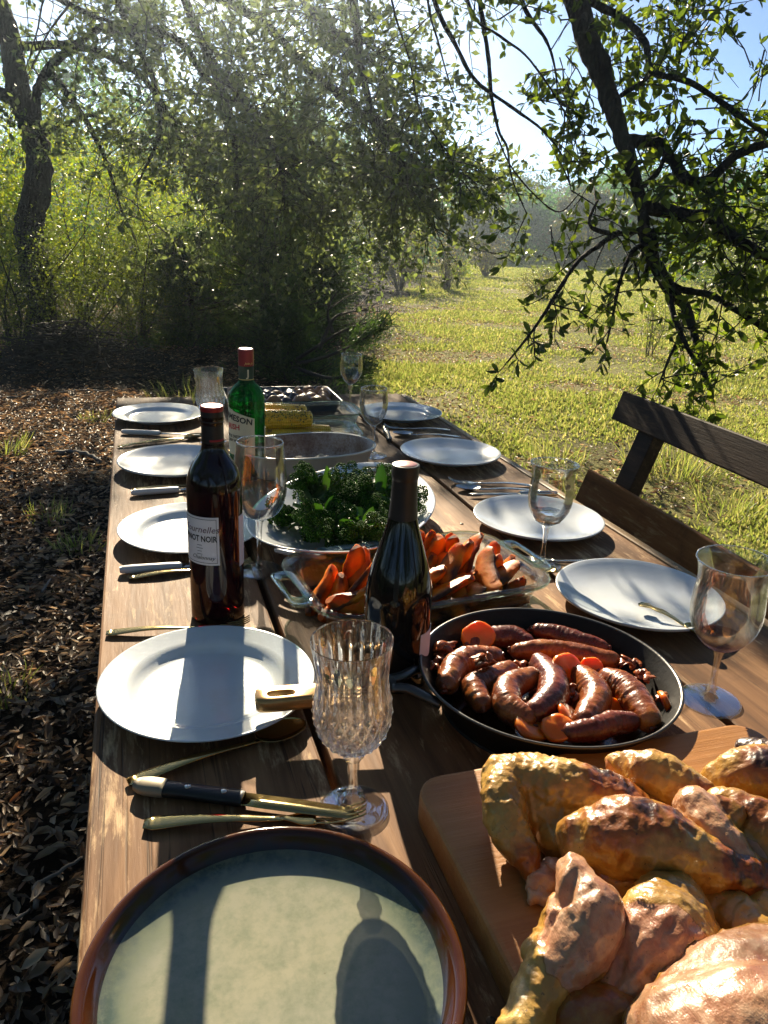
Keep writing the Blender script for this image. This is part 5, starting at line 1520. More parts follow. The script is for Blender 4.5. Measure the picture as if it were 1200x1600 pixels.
for (x, y, z, rx, ry, rz, k) in [(.02, .045, .012, 30, -40, 60, 0), (.075, .025, .026, 40, -35, 20, 3), (.015, -.045, .022, 60, -20, 10, 2), (.07, -.05, .02, 70, 0, 40, 0), (.11, -.025, .022, 30, -30, 10, 1), (.03, .0, .03, 60, -10, 70, 1), (-.07, -.02, .02, 50, -25, 40, 3), (-.12, -.015, .0, 90, 0, 50, 0), (-.045, -.045, .02, 80, 0, 30, 1), (-.1, .05, .0, 60, 0, 20, 2), (.13, .03, .0, 80, 0, -20, 0), (.06, .07, .0, 80, 0, 0, 2), (.095, .03, .03, 50, -40, 45, 2), (.04, .055, .03, 30, -60, 25, 2), (.135, -.01, .015, 30, -45, 0, 3), (.09, -.04, .03, 40, -20, 75, 2), (-.09, .0, .03, 40, -45, 10, 2), (-.05, .03, .028, 40, -50, 60, 3), (-.13, -.03, .012, 40, -20, 10, 1), (-.14, .035, .01, 30, -50, 30, 1), (-.11, .02, .03, 60, -40, 80, 2), (-.07, .05, .015, 30, -50, -10, 3), (-.03, .02, .035, 50, -30, 30, 1), (.0, -.02, .035, 60, -20, 15, 3), (.045, -.01, .042, 50, -35, 50, 1), (.08, .01, .045, 40, -40, 20, 3), (.115, -.045, .03, 60, -15, 30, 1), (.02, .06, .03, 30, -55, 15, 2), (.145, .02, .015, 30, -40, 60, 1)]:
    wedge(x, y, z, rx, ry, rz, k)
wedge(.030, -.025, .0, 10, 0, 80, 1); wedge(.06, .02, .0, 0, 0, 30, 0); wedge(.0, .04, .0, 10, 0, 60, 0)

# ---- broccolini platter
BP = (.372, 1.372); BPA = R_(57)
plat = empty('oval_platter', (BP[0], BP[1], TABLE_Z), BPA, 'large oval white platter with cut out handles holding broccolini', 'platter')
def oval_platter():
    n = 96; th = np.arange(n)*2*math.pi/n
    e = np.column_stack([np.cos(th), np.sin(th)])
    def rg(a, b, z, lift=0.0):
        return np.column_stack([e[:, 0]*a, e[:, 1]*b, z+lift*np.abs(e[:, 0])**4])
    rs = [rg(.13, .085, .0), rg(.135, .09, .001), rg(.19, .125, .016), rg(.235, .15, .032, .008), rg(.270, .166, .045, .012), rg(.2735, .1690, .0475, .012), rg(.272, .1675, .049, .012), rg(.266, .163, .0475, .012), rg(.231, .146, .0365, .008), rg(.188, .122, .0215), rg(.14, .09, .0075), rg(.12, .08, .006)]
    return loft(rs)
V, F = oval_platter()
me = new_mesh('platter', V, F)
def platter_with_holes(me):
    bm = bmesh.new(); bm.from_mesh(me)
    dele = []
    for f in bm.faces:
        c = f.calc_center_median()
        ax = abs(c.x)
        if ((ax-.243)/.016)**2+(c.y/.042)**2 < 1: dele.append(f)
    # keep the sheet closed by bridging the two skins of each hole
    bmesh.ops.delete(bm, geom=dele, context='FACES')
    be = [e for e in bm.edges if e.is_boundary]
    bm.to_mesh(me); bm.free()
# finer mesh near the grips so the openings have clean outlines
def refine(V, F):
    bm = bmesh.new(); m2 = new_mesh('t', V, F); bm.from_mesh(m2)
    for _ in range(2):
        ed = [e for e in bm.edges if min(abs(v.co.x) for v in e.verts) > .185 and max(abs(v.co.y) for v in e.verts) < .075]
        bmesh.ops.subdivide_edges(bm, edges=ed, cuts=1, use_grid_fill=True)
    bm.to_mesh(m2); bm.free(); return m2
me = refine(V, F); platter_with_holes(me)
me.polygons.foreach_set('use_smooth', np.ones(len(me.polygons), bool)); me.update()
link('dish', me, CHINA, plat)
for s in (-1, 1):   # rolled edge round each grip opening
    a = np.arange(40)*2*math.pi/40
    P = np.column_stack([s*(.243+.0165*np.cos(a)), .0428*np.sin(a), .0395+.30*(.0165*np.cos(a))+.002]); P = np.vstack([P, P[:1]])
    part('grip_edge', tube(P, .0042, 8, cap=False), CHINA, plat)

def broc_mats():
    m = Mat('broccoli_bud')
    v = m.coord('Object', rand=True); n1 = m.noise(v, 120, 4); n2 = m.noise(v, 22, 3); rnd = m.n('NewGeometry').outputs['Random Per Island']
    col = m.ramp(m.math('ADD', m.math('MULTIPLY', n1, .45), m.math('MULTIPLY', rnd, .5)), [(.2, (.010, .042, .004)), (.5, (.028, .105, .009)), (.78, (.08, .19, .014)), (.95, (.17, .25, .025))])
    bud = m.done(m.bsdf(Base_Color=col, Roughness=.7, Specular_IOR_Level=.12, Normal=m.bump(n1, .6, .002)))
    s = Mat('broccoli_stem'); n1 = s.noise(s.coord('Object'), 60, 4)
    stem = s.done(s.bsdf(Base_Color=s.ramp(n1, [(.3, (.035, .10, .015)), (.7, (.09, .20, .03))]), Roughness=.3, Coat_Weight=.4, Coat_Roughness=.15, Subsurface_Weight=.15, Subsurface_Radius=(.003, .008, .002), Subsurface_Scale=.3))
    lf = leaf_mat('broccoli_leaf', (.02, .06, .015), (.03, .08, .018), (.05, .11, .02), .25, .35, (1.3, 1.6, .5))
    return bud, stem, lf
BUD, BSTEM, BLEAF = broc_mats()
ICO = None
def ico():
    global ICO
    if ICO is None:
        bm = bmesh.new(); bmesh.ops.create_icosphere(bm, subdivisions=1, radius=1)
        ICO = (np.array([v.co[:] for v in bm.verts]), np.array([[v.index for v in f.verts] for f in bm.faces])); bm.free()
    return ICO
def broc_variant(seed):
    r = np.random.default_rng(seed)
    L = r.uniform(.075, .11)
    P = catmull([(0, 0, 0), (L*.35, r.normal(0, .006), r.normal(0, .004)), (L*.7, r.normal(0, .008), .004), (L, 0, .008)], 5)
    stem = [tube(P, np.linspace(.0048, .0034, len(P)), 8)]
    bv, bf = ico(); VV, FF, n = [], [], 0
    heads = []
    for q in range(7):
        e = P[-1]+np.array([r.uniform(-.006, .026), r.normal(0, .013), r.normal(.004, .011)])
        stem.append(tube(np.array([P[-3], (P[-3]+e)/2, e]), np.array([.0022, .0018, .0016]), 5)); heads.append((e, r.uniform(.009, .0145)))
    for c, rad in heads:
        m = 70
        for k in range(m):
            z = 1-1.55*(k+.5)/m; a = k*2.39996; s = math.sqrt(max(0, 1-z*z))
            d = np.array([s*math.cos(a), s*math.sin(a), z]); d = d*.85+np.array([.35, 0, .1])
            p = c+d*rad*r.uniform(.85, 1.12)
            VV.append(bv*rad*r.uniform(.10, .17)+p); FF.append(bf+n); n += len(bv)
    lv, lff = scatter(np.array([P[6], P[9], P[11]]), np.array([[.8, .6, .3], [.7, -.7, .2], [.5, .4, .6]])+r.normal(0, .3, (3, 3)), r.uniform(.04, .065, 3), r.uniform(.018, .028, 3), LEAF_NEAR, np.tile([0, 0, 1.0], (3, 1)), r)
    return [new_mesh('stem', *join(*stem)), new_mesh('floret', np.concatenate(VV), [np.concatenate(FF)]), new_mesh('leaf', lv, lff)]
bvars = [broc_variant(300+i) for i in range(6)]
for b in bvars:
    for me, mt in zip(b, (BSTEM, BUD, BLEAF)): me.materials.append(mt)
rb = np.random.default_rng(17)
for i in range(64):
    a = rb.uniform(0, 2*math.pi); u = math.sqrt(rb.random())
    x = u*math.cos(a)*.165; y = u*math.sin(a)*.095-.008
    pile = .040*(1-u*u)**.8
    z = .010+pile*rb.uniform(.45, 1.0)+.02*u*u
    rz = rb.uniform(0, 2*math.pi)
    root = empty('broccolini_sprig', (0, 0, 0), 0, 'dark green broccolini sprig heaped on the white oval platter', 'broccolini', 'broccolini sprigs on the platter')
    c, s_ = math.cos(BPA), math.sin(BPA)
    root.location = (BP[0]+x*c-y*s_, BP[1]+x*s_+y*c, TABLE_Z+z)
    root.rotation_euler = (rb.normal(0, .5), rb.normal(-.02, .22), rz)
    root.location -= Vector((math.cos(rz), math.sin(rz), 0))*.05
    for me, nm in zip(bvars[i % 6], ('stem', 'floret', 'leaf')): link(nm, me, None, root)

# ---- oval dish with a little mash
OV = (.378, 1.770)
ov = empty('oval_baking_dish', (OV[0], OV[1], TABLE_Z), R_(8), 'cream oval baking dish, almost empty, with browned inside', 'dish')
n = 72; th_ = np.arange(n)*2*math.pi/n; e_ = np.column_stack([np.cos(th_), np.sin(th_)])
def rg(a, b, z): return np.column_stack([np.sign(e_[:, 0])*np.abs(e_[:, 0])**.85*a, np.sign(e_[:, 1])*np.abs(e_[:, 1])**.85*b, np.full(n, z)])
part('outer_shell', loft([rg(.135, .085, 0), rg(.142, .092, .003), rg(.155, .103, .03), rg(.166, .112, .058), rg(.171, .1165, .0605), rg(.1715, .117, .0630), rg(.169, .1145, .0645), rg(.163, .1085, .0630)], True, False), CREAM, ov)
def burnt_mat():
    m = Mat('browned_dish_inside'); v = m.coord('Object'); n1 = m.noise(v, 18, 6, .7); n2 = m.noise(v, 190, 3, .8); n3 = m.noise(v, 6, 3)
    col = m.ramp(m.math('ADD', m.math('MULTIPLY', n1, .6), m.math('MULTIPLY', n2, .4)), [(.40, (.52, .46, .42)), (.52, (.36, .27, .22)), (.62, (.17, .085, .05))])
    col = m.mix(m.ramp(n3, [(.5, (0, 0, 0)), (.65, (.75, .75, .75))]), col, (.10, .032, .014))
    return m.done(m.bsdf(Base_Color=col, Roughness=.4, Normal=m.bump(n2, .4, .002)))
part('inner_shell', loft([rg(.163, .1085, .0630), rg(.157, .104, .056), rg(.150, .097, .03), rg(.138, .088, .009), rg(.125, .08, .007)], False, True), burnt_mat(), ov)
def mash():
    r = np.random.default_rng(4); parts = []
    for i in range(46):
        x = r.uniform(-.115, .085); y = r.normal(-.035, .016)+.02*(abs(x)/.11); s = r.uniform(.008, .017)
        parts.append(ell((x, y, .010+r.uniform(0, .014)), (s, s, s*.8), 8, 6))
    me = remesh(join(*parts), .0032, 2)
    V = mverts(me); N = mnormals(me); setverts(me, V+N*(fnoise(V, 170, 3, 3)*.0035)[:, None])
    m = Mat('pale_mash'); nn = m.noise(m.coord('Object'), 120, 5, .7)
    mt = m.done(m.bsdf(Base_Color=m.ramp(nn, [(.3, (.34, .27, .17)), (.55, (.58, .50, .38)), (.75, (.70, .64, .52))]), Roughness=.6, Subsurface_Weight=.2, Subsurface_Radius=(.004, .003, .002), Subsurface_Scale=.4, Normal=m.bump(nn, .6, .003)))
    o = link('mash_remains', me, mt); o.location = (OV[0], OV[1], TABLE_Z); o.rotation_euler = (0, 0, R_(8))
    tag(o, 'lumpy pale remains of mash in the cream oval baking dish', 'mash')
mash()

# ---- corn dish and the empty glass dish behind it
def glass_dish(x, y, hx, hy, H, rz, label):
    o = empty('baking_dish', (x, y, TABLE_Z), rz, label, 'dish')
    part('dish', rect_dish(hx, hy, H, .04, .0045, .014, .010, n=8), PYREX, o)
    q = lambda a, z: np.column_stack([rounded_rect(hx+a, hy+a, .04+a, 8), np.full(36, z)])
    part('rim', loft([q(.0105, H-.0035), q(.0125, H-.0025), q(.0135, H), q(.0125, H+.002), q(.0103, H+.0016), q(.0103, H-.002)], False, False), PYREXRIM, o)
    return o
CD = (.405, 1.995); CDA = R_(-4)
glass_dish(CD[0], CD[1], .150, .095, .048, CDA, 'clear glass dish with corn cobs and green tinted rim')
glass_dish(.460, 2.24, .165, .090, .045, R_(2), 'empty clear glass dish between the corn and the roasting tray')
def corn_mesh():
    L = .135; nr = 14; npk = 26; per = 6; sp = 5
    N = nr*per; M = npk*sp
    t = np.linspace(0, 1, M); th = np.arange(N)*2*math.pi/N
    base = .0225*(1-.22*t**2)*np.minimum(1, (np.minimum(t, 1-t)*22))**.4
    u = np.abs(np.sin(th*nr/2))[None, :]**.5; w = np.abs(np.sin(math.pi*t*npk))[:, None]**.5
    r = base[:, None]*(.86+.14*u*w)
    V = np.stack([np.repeat((t*L)[:, None], N, 1), r*np.cos(th), r*np.sin(th)], -1).reshape(-1, 3)
    i = np.arange(M-1)[:, None]; j = np.arange(N)[None]; j2 = (j+1) % N
    F = [np.stack([i*N+j, i*N+j2, (i+1)*N+j2, (i+1)*N+j], -1).reshape(-1, 4), np.arange(N)[None, ::-1], ((M-1)*N+np.arange(N))[None]]
    V[:, 1:] += np.stack([fnoise(V, 40, 1, 2), fnoise(V, 40, 2, 2)], 1)*.0008
    m = Mat('grilled_corn'); v = m.coord('Object', rand=True); n1 = m.noise(v, 60, 3); n2 = m.noise(v, 24, 4)
    col = m.ramp(n1, [(.3, (.78, .42, .012)), (.6, (.92, .58, .025)), (.8, (.94, .68, .08))])
    col = m.mix(m.ramp(n2, [(.6, (0, 0, 0)), (.68, (.9, .9, .9))]), col, (.14, .05, .012))
    mt = m.done(m.bsdf(Base_Color=col, Roughness=.32, Subsurface_Weight=.2, Subsurface_Radius=(.006, .004, .001), Subsurface_Scale=.3, Coat_Weight=.3, Coat_Roughness=.15))
    me = new_mesh('cob', V, F); me.materials.append(mt); return me
cm = corn_mesh()
def herbs():
    r = np.random.default_rng(9); n = 240
    P = np.stack([r.uniform(.005, .13, n), r.normal(0, .008, n), .021+r.normal(0, .0025, n)], 1)
    V, F = scatter(P, r.normal(0, 1, (n, 3)), r.uniform(.003, .007, n), r.uniform(.0015, .003, n), LEAF_CURL, None, r)
    me = new_mesh('herbs', V, F, False); me.materials.append(simple('chopped_herbs', (.04, .045, .012), .6, var=.5, vscale=200)); return me
hm = herbs()
for (x, y, z, rz, hb, lb_) in [(-.125, -.058, .034, 2, 0, 'front corn cob at the bottom of its stack in the glass dish'), (-.065, -.004, .034, 1, 0, 'middle corn cob at the bottom of the stack, its end showing'), (-.125, .050, .034, 0, 0, 'rear corn cob at the bottom of the stack'),
                             (-.120, -.030, .080, 1, 1, 'corn cob with dark herbs on it in the middle of the stack'), (-.128, .024, .086, -2, 0, 'topmost corn cob of the stack')]:
    c, s_ = math.cos(CDA), math.sin(CDA)
    o = empty('corn_cob', (CD[0]+x*c-y*s_, CD[1]+x*s_+y*c, TABLE_Z+z), CDA+R_(rz), lb_, 'corn cob', 'grilled corn cobs stacked in a glass dish')
    o.rotation_euler = (R_(40*rz), 0, CDA+R_(rz)); o.scale = (1.12, 1.22, 1.22)
    link('kernels', cm, None, o)
    if hb: h_ = link('herb_topping', hm, None, o); h_.rotation_euler = (R_(10), 0, 0); h_['kind'] = 'stuff'

# ---- roasting tray with potatoes
TR = (.445, 2.505)
tray = empty('roasting_tray', (TR[0], TR[1], TABLE_Z), R_(-1), 'dark grey metal roasting tray at the far end of the table', 'tray')
part('pan', rect_dish(.178, .125, .036, .018, .0018, .014, .007, n=5), simple('dark_tray_metal', (.10, .10, .105), .35, .75, var=.3), tray)
def spud(seed, s):
    r = np.random.default_rng(seed); V, F = ell((0, 0, 0), (s*1.25, s, s*.9), 16, 12)
    V = V+V/np.linalg.norm(V, axis=1)[:, None]*(fnoise(V, 45, seed, 3)*s*.35)[:, None]
    return new_mesh('potato', V, F)
def spud_mat(name, a, b):
    m = Mat(name); n1 = m.noise(m.coord('Object', rand=True), 40, 5)
    return m.done(m.bsdf(Base_Color=m.ramp(n1, [(.3, a), (.7, b)]), Roughness=.4, Coat_Weight=.3, Coat_Roughness=.2, Normal=m.bump(n1, .4, .003)))
TAN = spud_mat('tan_potato_skin', (.22, .080, .022), (.46, .21, .065)); PUR = spud_mat('purple_potato_skin', (.012, .008, .014), (.045, .03, .045))
sp_ = [(spud(i, s)) for i, s in enumerate((.022, .024, .020))]; sq_ = [m_.copy() for m_ in sp_]
for m_ in sp_: m_.materials.append(TAN)
for m_ in sq_: m_.materials.append(PUR)
rp = np.random.default_rng(3)
for i in range(36):
    gx_, gy_ = i % 9, i//9
    x = -.148+gx_*.036+rp.normal(0, .005); y = -.085+gy_*.052+rp.normal(0, .006)
    dark = (gx_ < 6 and not (gx_ == 0)) and rp.random() < .8
    o = link('potato', (sq_ if dark else sp_)[int(rp.integers(0, 3))])
    o.location = (TR[0]+x, TR[1]+y, TABLE_Z+.022+rp.uniform(0, .006)); o.rotation_euler = (rp.uniform(0, .5), rp.uniform(0, .5), rp.uniform(0, 6))
    tag(o, 'small blackish purple roast potato in the grey tray' if dark else 'small tan brown roast potato in the grey tray', 'potato', 'purple potatoes in the tray' if dark else 'tan potatoes in the tray')

# ================================================================== SKILLET AND SAUSAGES
PC = (.462, .728); PR = .160
pan = empty('skillet', (PC[0], PC[1], TABLE_Z), 0, 'black iron skillet full of sausages with a long tan ended handle', 'pan')
part('body', lathe(smooth_prof([(.0001, 0), (.12, 0), (.127, .002), (.137, .018), (.150, .040), (.1575, .0505)], 4), 96), IRON, pan)
part('rim', lathe([(.1575, .0505), (.1595, .0515), (.1605, .0530), (.1595, .0545), (.1575, .0545), (.1562, .0530)], 96), IRONRIM, pan)
part('cooking_surface', lathe(smooth_prof([(.1562, .0530), (.147, .038), (.136, .018), (.126, .0065), (.118, .0045), (.0001, .0045)], 4), 96), IRON, pan)
def juice():
    m = Mat('pan_juice'); n1 = m.noise(m.coord('Object'), 30, 5)
    mt = m.done(m.bsdf(Base_Color=m.ramp(n1, [(.35, (.022, .006, .003)), (.7, (.11, .028, .008))]), Roughness=.16, Coat_Weight=.6, Coat_Roughness=.08, Normal=m.bump(n1, .5, .004)))
    part('juice', lathe([(.0001, .0095), (.08, .0095), (.1275, .0092)], 64, rmod=lambda r, z, th, i: np.where(r > .1, -.012*(1+np.sin(3*th+1)*.5), 0)), mt, pan)
juice()
# handle: forked root, long bar, hole near the end
hd = np.array([.108-PC[0], .758-PC[1]]); ha = math.atan2(hd[1], hd[0]); Hl = np.linalg.norm(hd)
def hx_(VF): return xf(VF, (0, 0, 0), ha)
for s in (-1, 1):
    P = catmull([(.148, s*.038, .040), (.163, s*.030, .046), (.182, s*.014, .049), (.200, s*.0085, .049)], 5)
    part('handle_prong', hx_(tube(P, .0072, 8, sx=1.0, sy=.7)), IRONRIM, pan)
xs = np.array([.195, .21, .235, .262]); part('handle_shank', hx_(ribbon(np.stack([xs, 0*xs, np.array([.049, .049, .048, .0468])], 1), np.array([.0135, .0125, .012, .0125]), .012, 12)), IRON, pan)
def handle_end():
    # flat grip with an elongated through hole
    n_ = 40; a = np.arange(n_)*2*math.pi/n_
    L0, L1 = .258, Hl+.004
    cx_ = (L0+L1)/2; hl = (L1-L0)/2
    def se(hx, hy, ex): return np.column_stack([np.sign(np.cos(a))*np.abs(np.cos(a))**ex*hx, np.sign(np.sin(a))*np.abs(np.sin(a))**ex*hy])
    out = se(hl, .0145, .45); out[:, 1] *= 1+.18*(out[:, 0]/hl)
    hole = se(.0165, .0065, .6)+np.array([hl-.030, 0])
    rings = []
    for (o_, z) in ((hole, .0525), (out*np.array([.985, .9]), .0535), (out, .049), (out, .041), (out*np.array([.985, .9]), .037), (hole, .038), (hole, .0525)):
        rings.append(np.column_stack([o_+np.array([cx_, 0]), np.full(n_, z-.004)]))
    return loft(rings, False, False)
part('handle_grip', hx_(handle_end()), BRASS, pan)

def sausage_mat(name, a, b, c):
    m = Mat(name)
    v = m.coord('Object', rand=True); n1 = m.noise(v, 28, 6, .65); n2 = m.noise(v, 150, 4, .7); n3 = m.noise(v, 75, 3, .6)
    col = m.ramp(n1, [(.28, a), (.52, b), (.74, c)])
    col = m.mix(m.ramp(n3, [(.60, (0, 0, 0)), (.70, (.75, .75, .75))]), col, (.045, .012, .006))
    h = m.math('ADD', n2, m.math('MULTIPLY', n3, .7))
    return m.done(m.bsdf(Base_Color=col, Roughness=m.math('ADD', m.math('MULTIPLY', n2, .25), .16), Coat_Weight=.12, Coat_Roughness=.2, Subsurface_Weight=.08, Subsurface_Radius=(.008, .003, .001), Subsurface_Scale=.3, Normal=m.bump(h, .35, .002)))
SA1 = sausage_mat('sausage_brown', (.070, .013, .004), (.26, .066, .012), (.52, .205, .045))
SA2 = sausage_mat('sausage_dark_red', (.050, .009, .004), (.15, .028, .010), (.27, .062, .018))
def crop2px(p): return (660+p[0]/2.857, 930+p[1]/2.857)
def sausage(pts, r, mat, label, hz=.030, seed=0, dz=(0, 0, 0)):
    W = []
    for i, p in enumerate(pts):
        q = crop2px(p); h = hz+(dz[min(i, len(dz)-1)])
        W.append(tab(q[0], q[1], h))
    W = np.array(W); base = W.mean(0); base[2] = TABLE_Z
    P = catmull(W-base, 16)
    t = np.linspace(0, 1, len(P))
    rad = r*1.17*(.80+.24*np.sin(math.pi*np.clip(t, 0, 1)))
    V, F = capsule(P, rad, 22)
    V = V+np.stack([fnoise(V, 60, seed+q, 3) for q in (1, 2, 3)], 1)*.0011
    sarc = np.repeat(np.arange(len(V)//22), 22); sarc = np.concatenate([sarc, [0, 0]])[:len(V)] if len(sarc) < len(V) else sarc
    ang_ = np.tile(np.arange(22), len(V)//22); ang_ = np.concatenate([ang_, [0, 0]])[:len(V)]
    wr = np.array([mnoise.noise(Vector((a_*1.3, b_*.28, seed*3.1))) for a_, b_ in zip(sarc, ang_)])
    V = V+np.stack([fnoise(V, 140, seed+7+q, 2) for q in (1, 2, 3)], 1)*.0005
    ctr_ = np.array([P[np.argmin(((P-v_)**2).sum(1))] for v_ in V]); V = V+(V-ctr_)*(wr*.06)[:, None]
    # puckered ends
    o = empty('sausage', tuple(base), 0, label, 'sausage', 'browned sausages in the skillet')
    part('casing', (V, F), mat, o)
    for e, d in ((P[0], P[0]-P[1]), (P[-1], P[-1]-P[-2])):
        d = d/np.linalg.norm(d); c = e+d*(rad[0]*.95)
        r_ = np.random.default_rng(seed+3)
        k = [ell(c+r_.normal(0, .0022, 3), r_.uniform(.0025, .0042, 3), 8, 6) for _ in range(4)]
        V2, F2 = join(*k); V2 = V2+np.stack([fnoise(V2, 120, q, 2) for q in (1, 2, 3)], 1)*.0015
        part('twisted_end', (V2, F2), SA2, o)
S = sausage
S([(110, 395), (150, 320), (225, 285), (315, 278)], .0155, SA1, 'curved light brown sausage at the left side of the skillet', .034, 1)
S([(262, 480), (232, 415), (290, 385), (385, 335)], .0140, SA1, 'kinked brown sausage second from the left, bent in the middle', .032, 2)
S([(458, 548), (382, 495), (385, 415), (480, 368)], .0152, SA1, 'C shaped brown sausage left of the middle', .034, 3)
S([(510, 520), (580, 455), (578, 375), (528, 310)], .0158, SA2, 'dark red curved sausage standing in the middle of the skillet', .038, 4)
S([(725, 560), (775, 475), (750, 405), (712, 362)], .0160, SA1, 'mottled brown sausage just right of the carrot slices', .036, 5)
S([(1010, 555), (950, 470), (890, 410), (835, 378)], .0165, SA1, 'fat brown sausage at the right side of the skillet', .036, 6)
S([(665, 612), (760, 598), (850, 572), (930, 565)], .0120, SA2, 'smooth dark sausage lying along the front rim', .034, 7)
S([(430, 250), (560, 248), (700, 268), (840, 290)], .0130, SA1, 'long shadowed sausage across the middle of the back row', .034, 8)
S([(520, 158), (610, 178), (700, 205), (800, 232)], .0115, SA2, 'thin dark sausage nearest the far rim', .036, 9)
S([(225, 215), (310, 190), (400, 185), (465, 210)], .0130, SA2, 'shaded reddish sausage at the back left of the skillet', .030, 10)
def carrot_mat():
    m = Mat('cooked_carrot'); n1 = m.noise(m.coord('Object', rand=True), 60, 4)
    return m.done(m.bsdf(Base_Color=m.ramp(n1, [(.3, (.72, .13, .004)), (.7, (.90, .25, .010))]), Roughness=.28, Subsurface_Weight=.7, Subsurface_Radius=(.015, .005, .001), Subsurface_Scale=.8, Coat_Weight=.3, Coat_Roughness=.1, Normal=m.bump(n1, .2, .002)))
CAR = carrot_mat()
cv, cff = lathe([(.0001, .003), (.010, .0032), (.0125, .0024), (.013, 0), (.0125, -.0024), (.010, -.0032), (.0001, -.003)], 20)
cv = cv+np.stack([fnoise(cv, 90, q, 2) for q in (1, 2, 3)], 1)*.0015
cmesh = new_mesh('carrot', cv, cff); cmesh.materials.append(CAR)
for i, (p, h, rot, s, lb_) in enumerate([((645, 335), .040, (55, 10, 10), 1.5, 'large carrot slice leaning behind the middle sausages'), ((755, 325), .036, (60, 0, -20), .95, 'small round carrot slice behind the mottled sausage'), ((655, 535), .036, (30, 25, 30), 1.1, 'folded carrot slice in front of the mottled sausage'),
                                    ((604, 592), .036, (25, -10, 0), 1.15, 'round carrot slice at the front rim of the skillet'), ((490, 590), .030, (12, 15, 10), 1.35, 'flat carrot slice half under the C shaped sausage'), ((852, 500), .030, (40, 0, 20), .8, 'little carrot piece between the two right sausages'),
                                    ((248, 185), .040, (50, -20, 0), 1.4, 'shiny carrot slice on the back left sausage'), ((1085, 480), .034, (60, 20, 60), 1.0, 'browned carrot end by the right wall of the skillet')]):
    q = crop2px(p); w = tab(q[0], q[1], h)
    o = link('carrot_slice', cmesh); o.location = tuple(w); o.rotation_euler = tuple(R_(a) for a in rot); o.scale = (s*1.3, s*1.18, s*1.2)
    tag(o, lb_, 'carrot', 'carrot slices in the skillet')
ONI = sausage_mat('fried_onion', (.10, .020, .005), (.32, .075, .012), (.50, .16, .028))
for i, (p, h, s, lb_) in enumerate([((262, 300), .050, .017, 'glazed reddish onion lump on the left curved sausage'), ((95, 250), .036, .020, 'dark onion lump at the far left wall of the skillet'), ((70, 310), .030, .017, 'brown onion lump low at the left wall of the skillet'), ((665, 455), .028, .017, 'red glazed lump between the two middle sausages'), ((990, 375), .034, .016, 'charred lump at the right end of the skillet'),
                                    ((905, 315), .034, .015, 'blackened bit at the end of the long back sausage'), ((1075, 470), .030, .014, 'caramelised onion piece at the right wall'), ((430, 330), .022, .018, 'sticky dark lump between the back sausages'), ((700, 500), .020, .016, 'soft onion lump beneath the mottled sausage')]):
    q = crop2px(p); w = tab(q[0], q[1], h); r = np.random.default_rng(60+i)
    k = []
    for q_ in range(9):     # soft fried strands folded over each other
        c0 = r.normal(0, s*.30, 3)*np.array([1, 1, .5]); a_ = r.uniform(0, 6.28); ln_ = s*r.uniform(.7, 1.3); cv_ = r.normal(0, .8)
        tt = np.linspace(-1, 1, 9)
        P_ = np.stack([c0[0]+ln_*.5*tt*math.cos(a_)-cv_*s*.4*tt**2*math.sin(a_), c0[1]+ln_*.5*tt*math.sin(a_)+cv_*s*.4*tt**2*math.cos(a_), c0[2]+.25*s*(1-tt**2)+r.uniform(0, s*.3)+0*tt], 1)
        k.append(tube(P_, s*.17*(1-.75*tt**4), 8, sx=1.5, sy=.6))
    V, F = join(*k); V = V+np.stack([fnoise(V, 80, i*3+q_, 3) for q_ in (1, 2, 3)], 1)*.003
    o = part('onion_lump', (V, F), ONI); o.location = tuple(w); tag(o, lb_, 'onion', 'fried onion lumps in the skillet')

# ================================================================== BOARD AND CHICKEN
BX0, BX1, BY0, BY1, BH = .2365, .650, .20, .592, .038
bd = empty('cutting_board', ((BX0+BX1)/2, (BY0+BY1)/2, TABLE_Z), 0, 'thick orange brown wooden cutting board under the chicken', 'cutting board')
hx, hy = (BX1-BX0)/2, (BY1-BY0)/2
q = lambda a, z: np.column_stack([rounded_rect(hx+a, hy+a, .03+a, 8), np.full(36, z)])
part('slab', loft([q(-.004, .0005), q(-.001, .003), q(0, .007), q(0, BH-.007), q(-.001, BH-.0025), q(-.003, BH-.0006), q(-.006, BH)], True, True), BOARDW, bd, False)

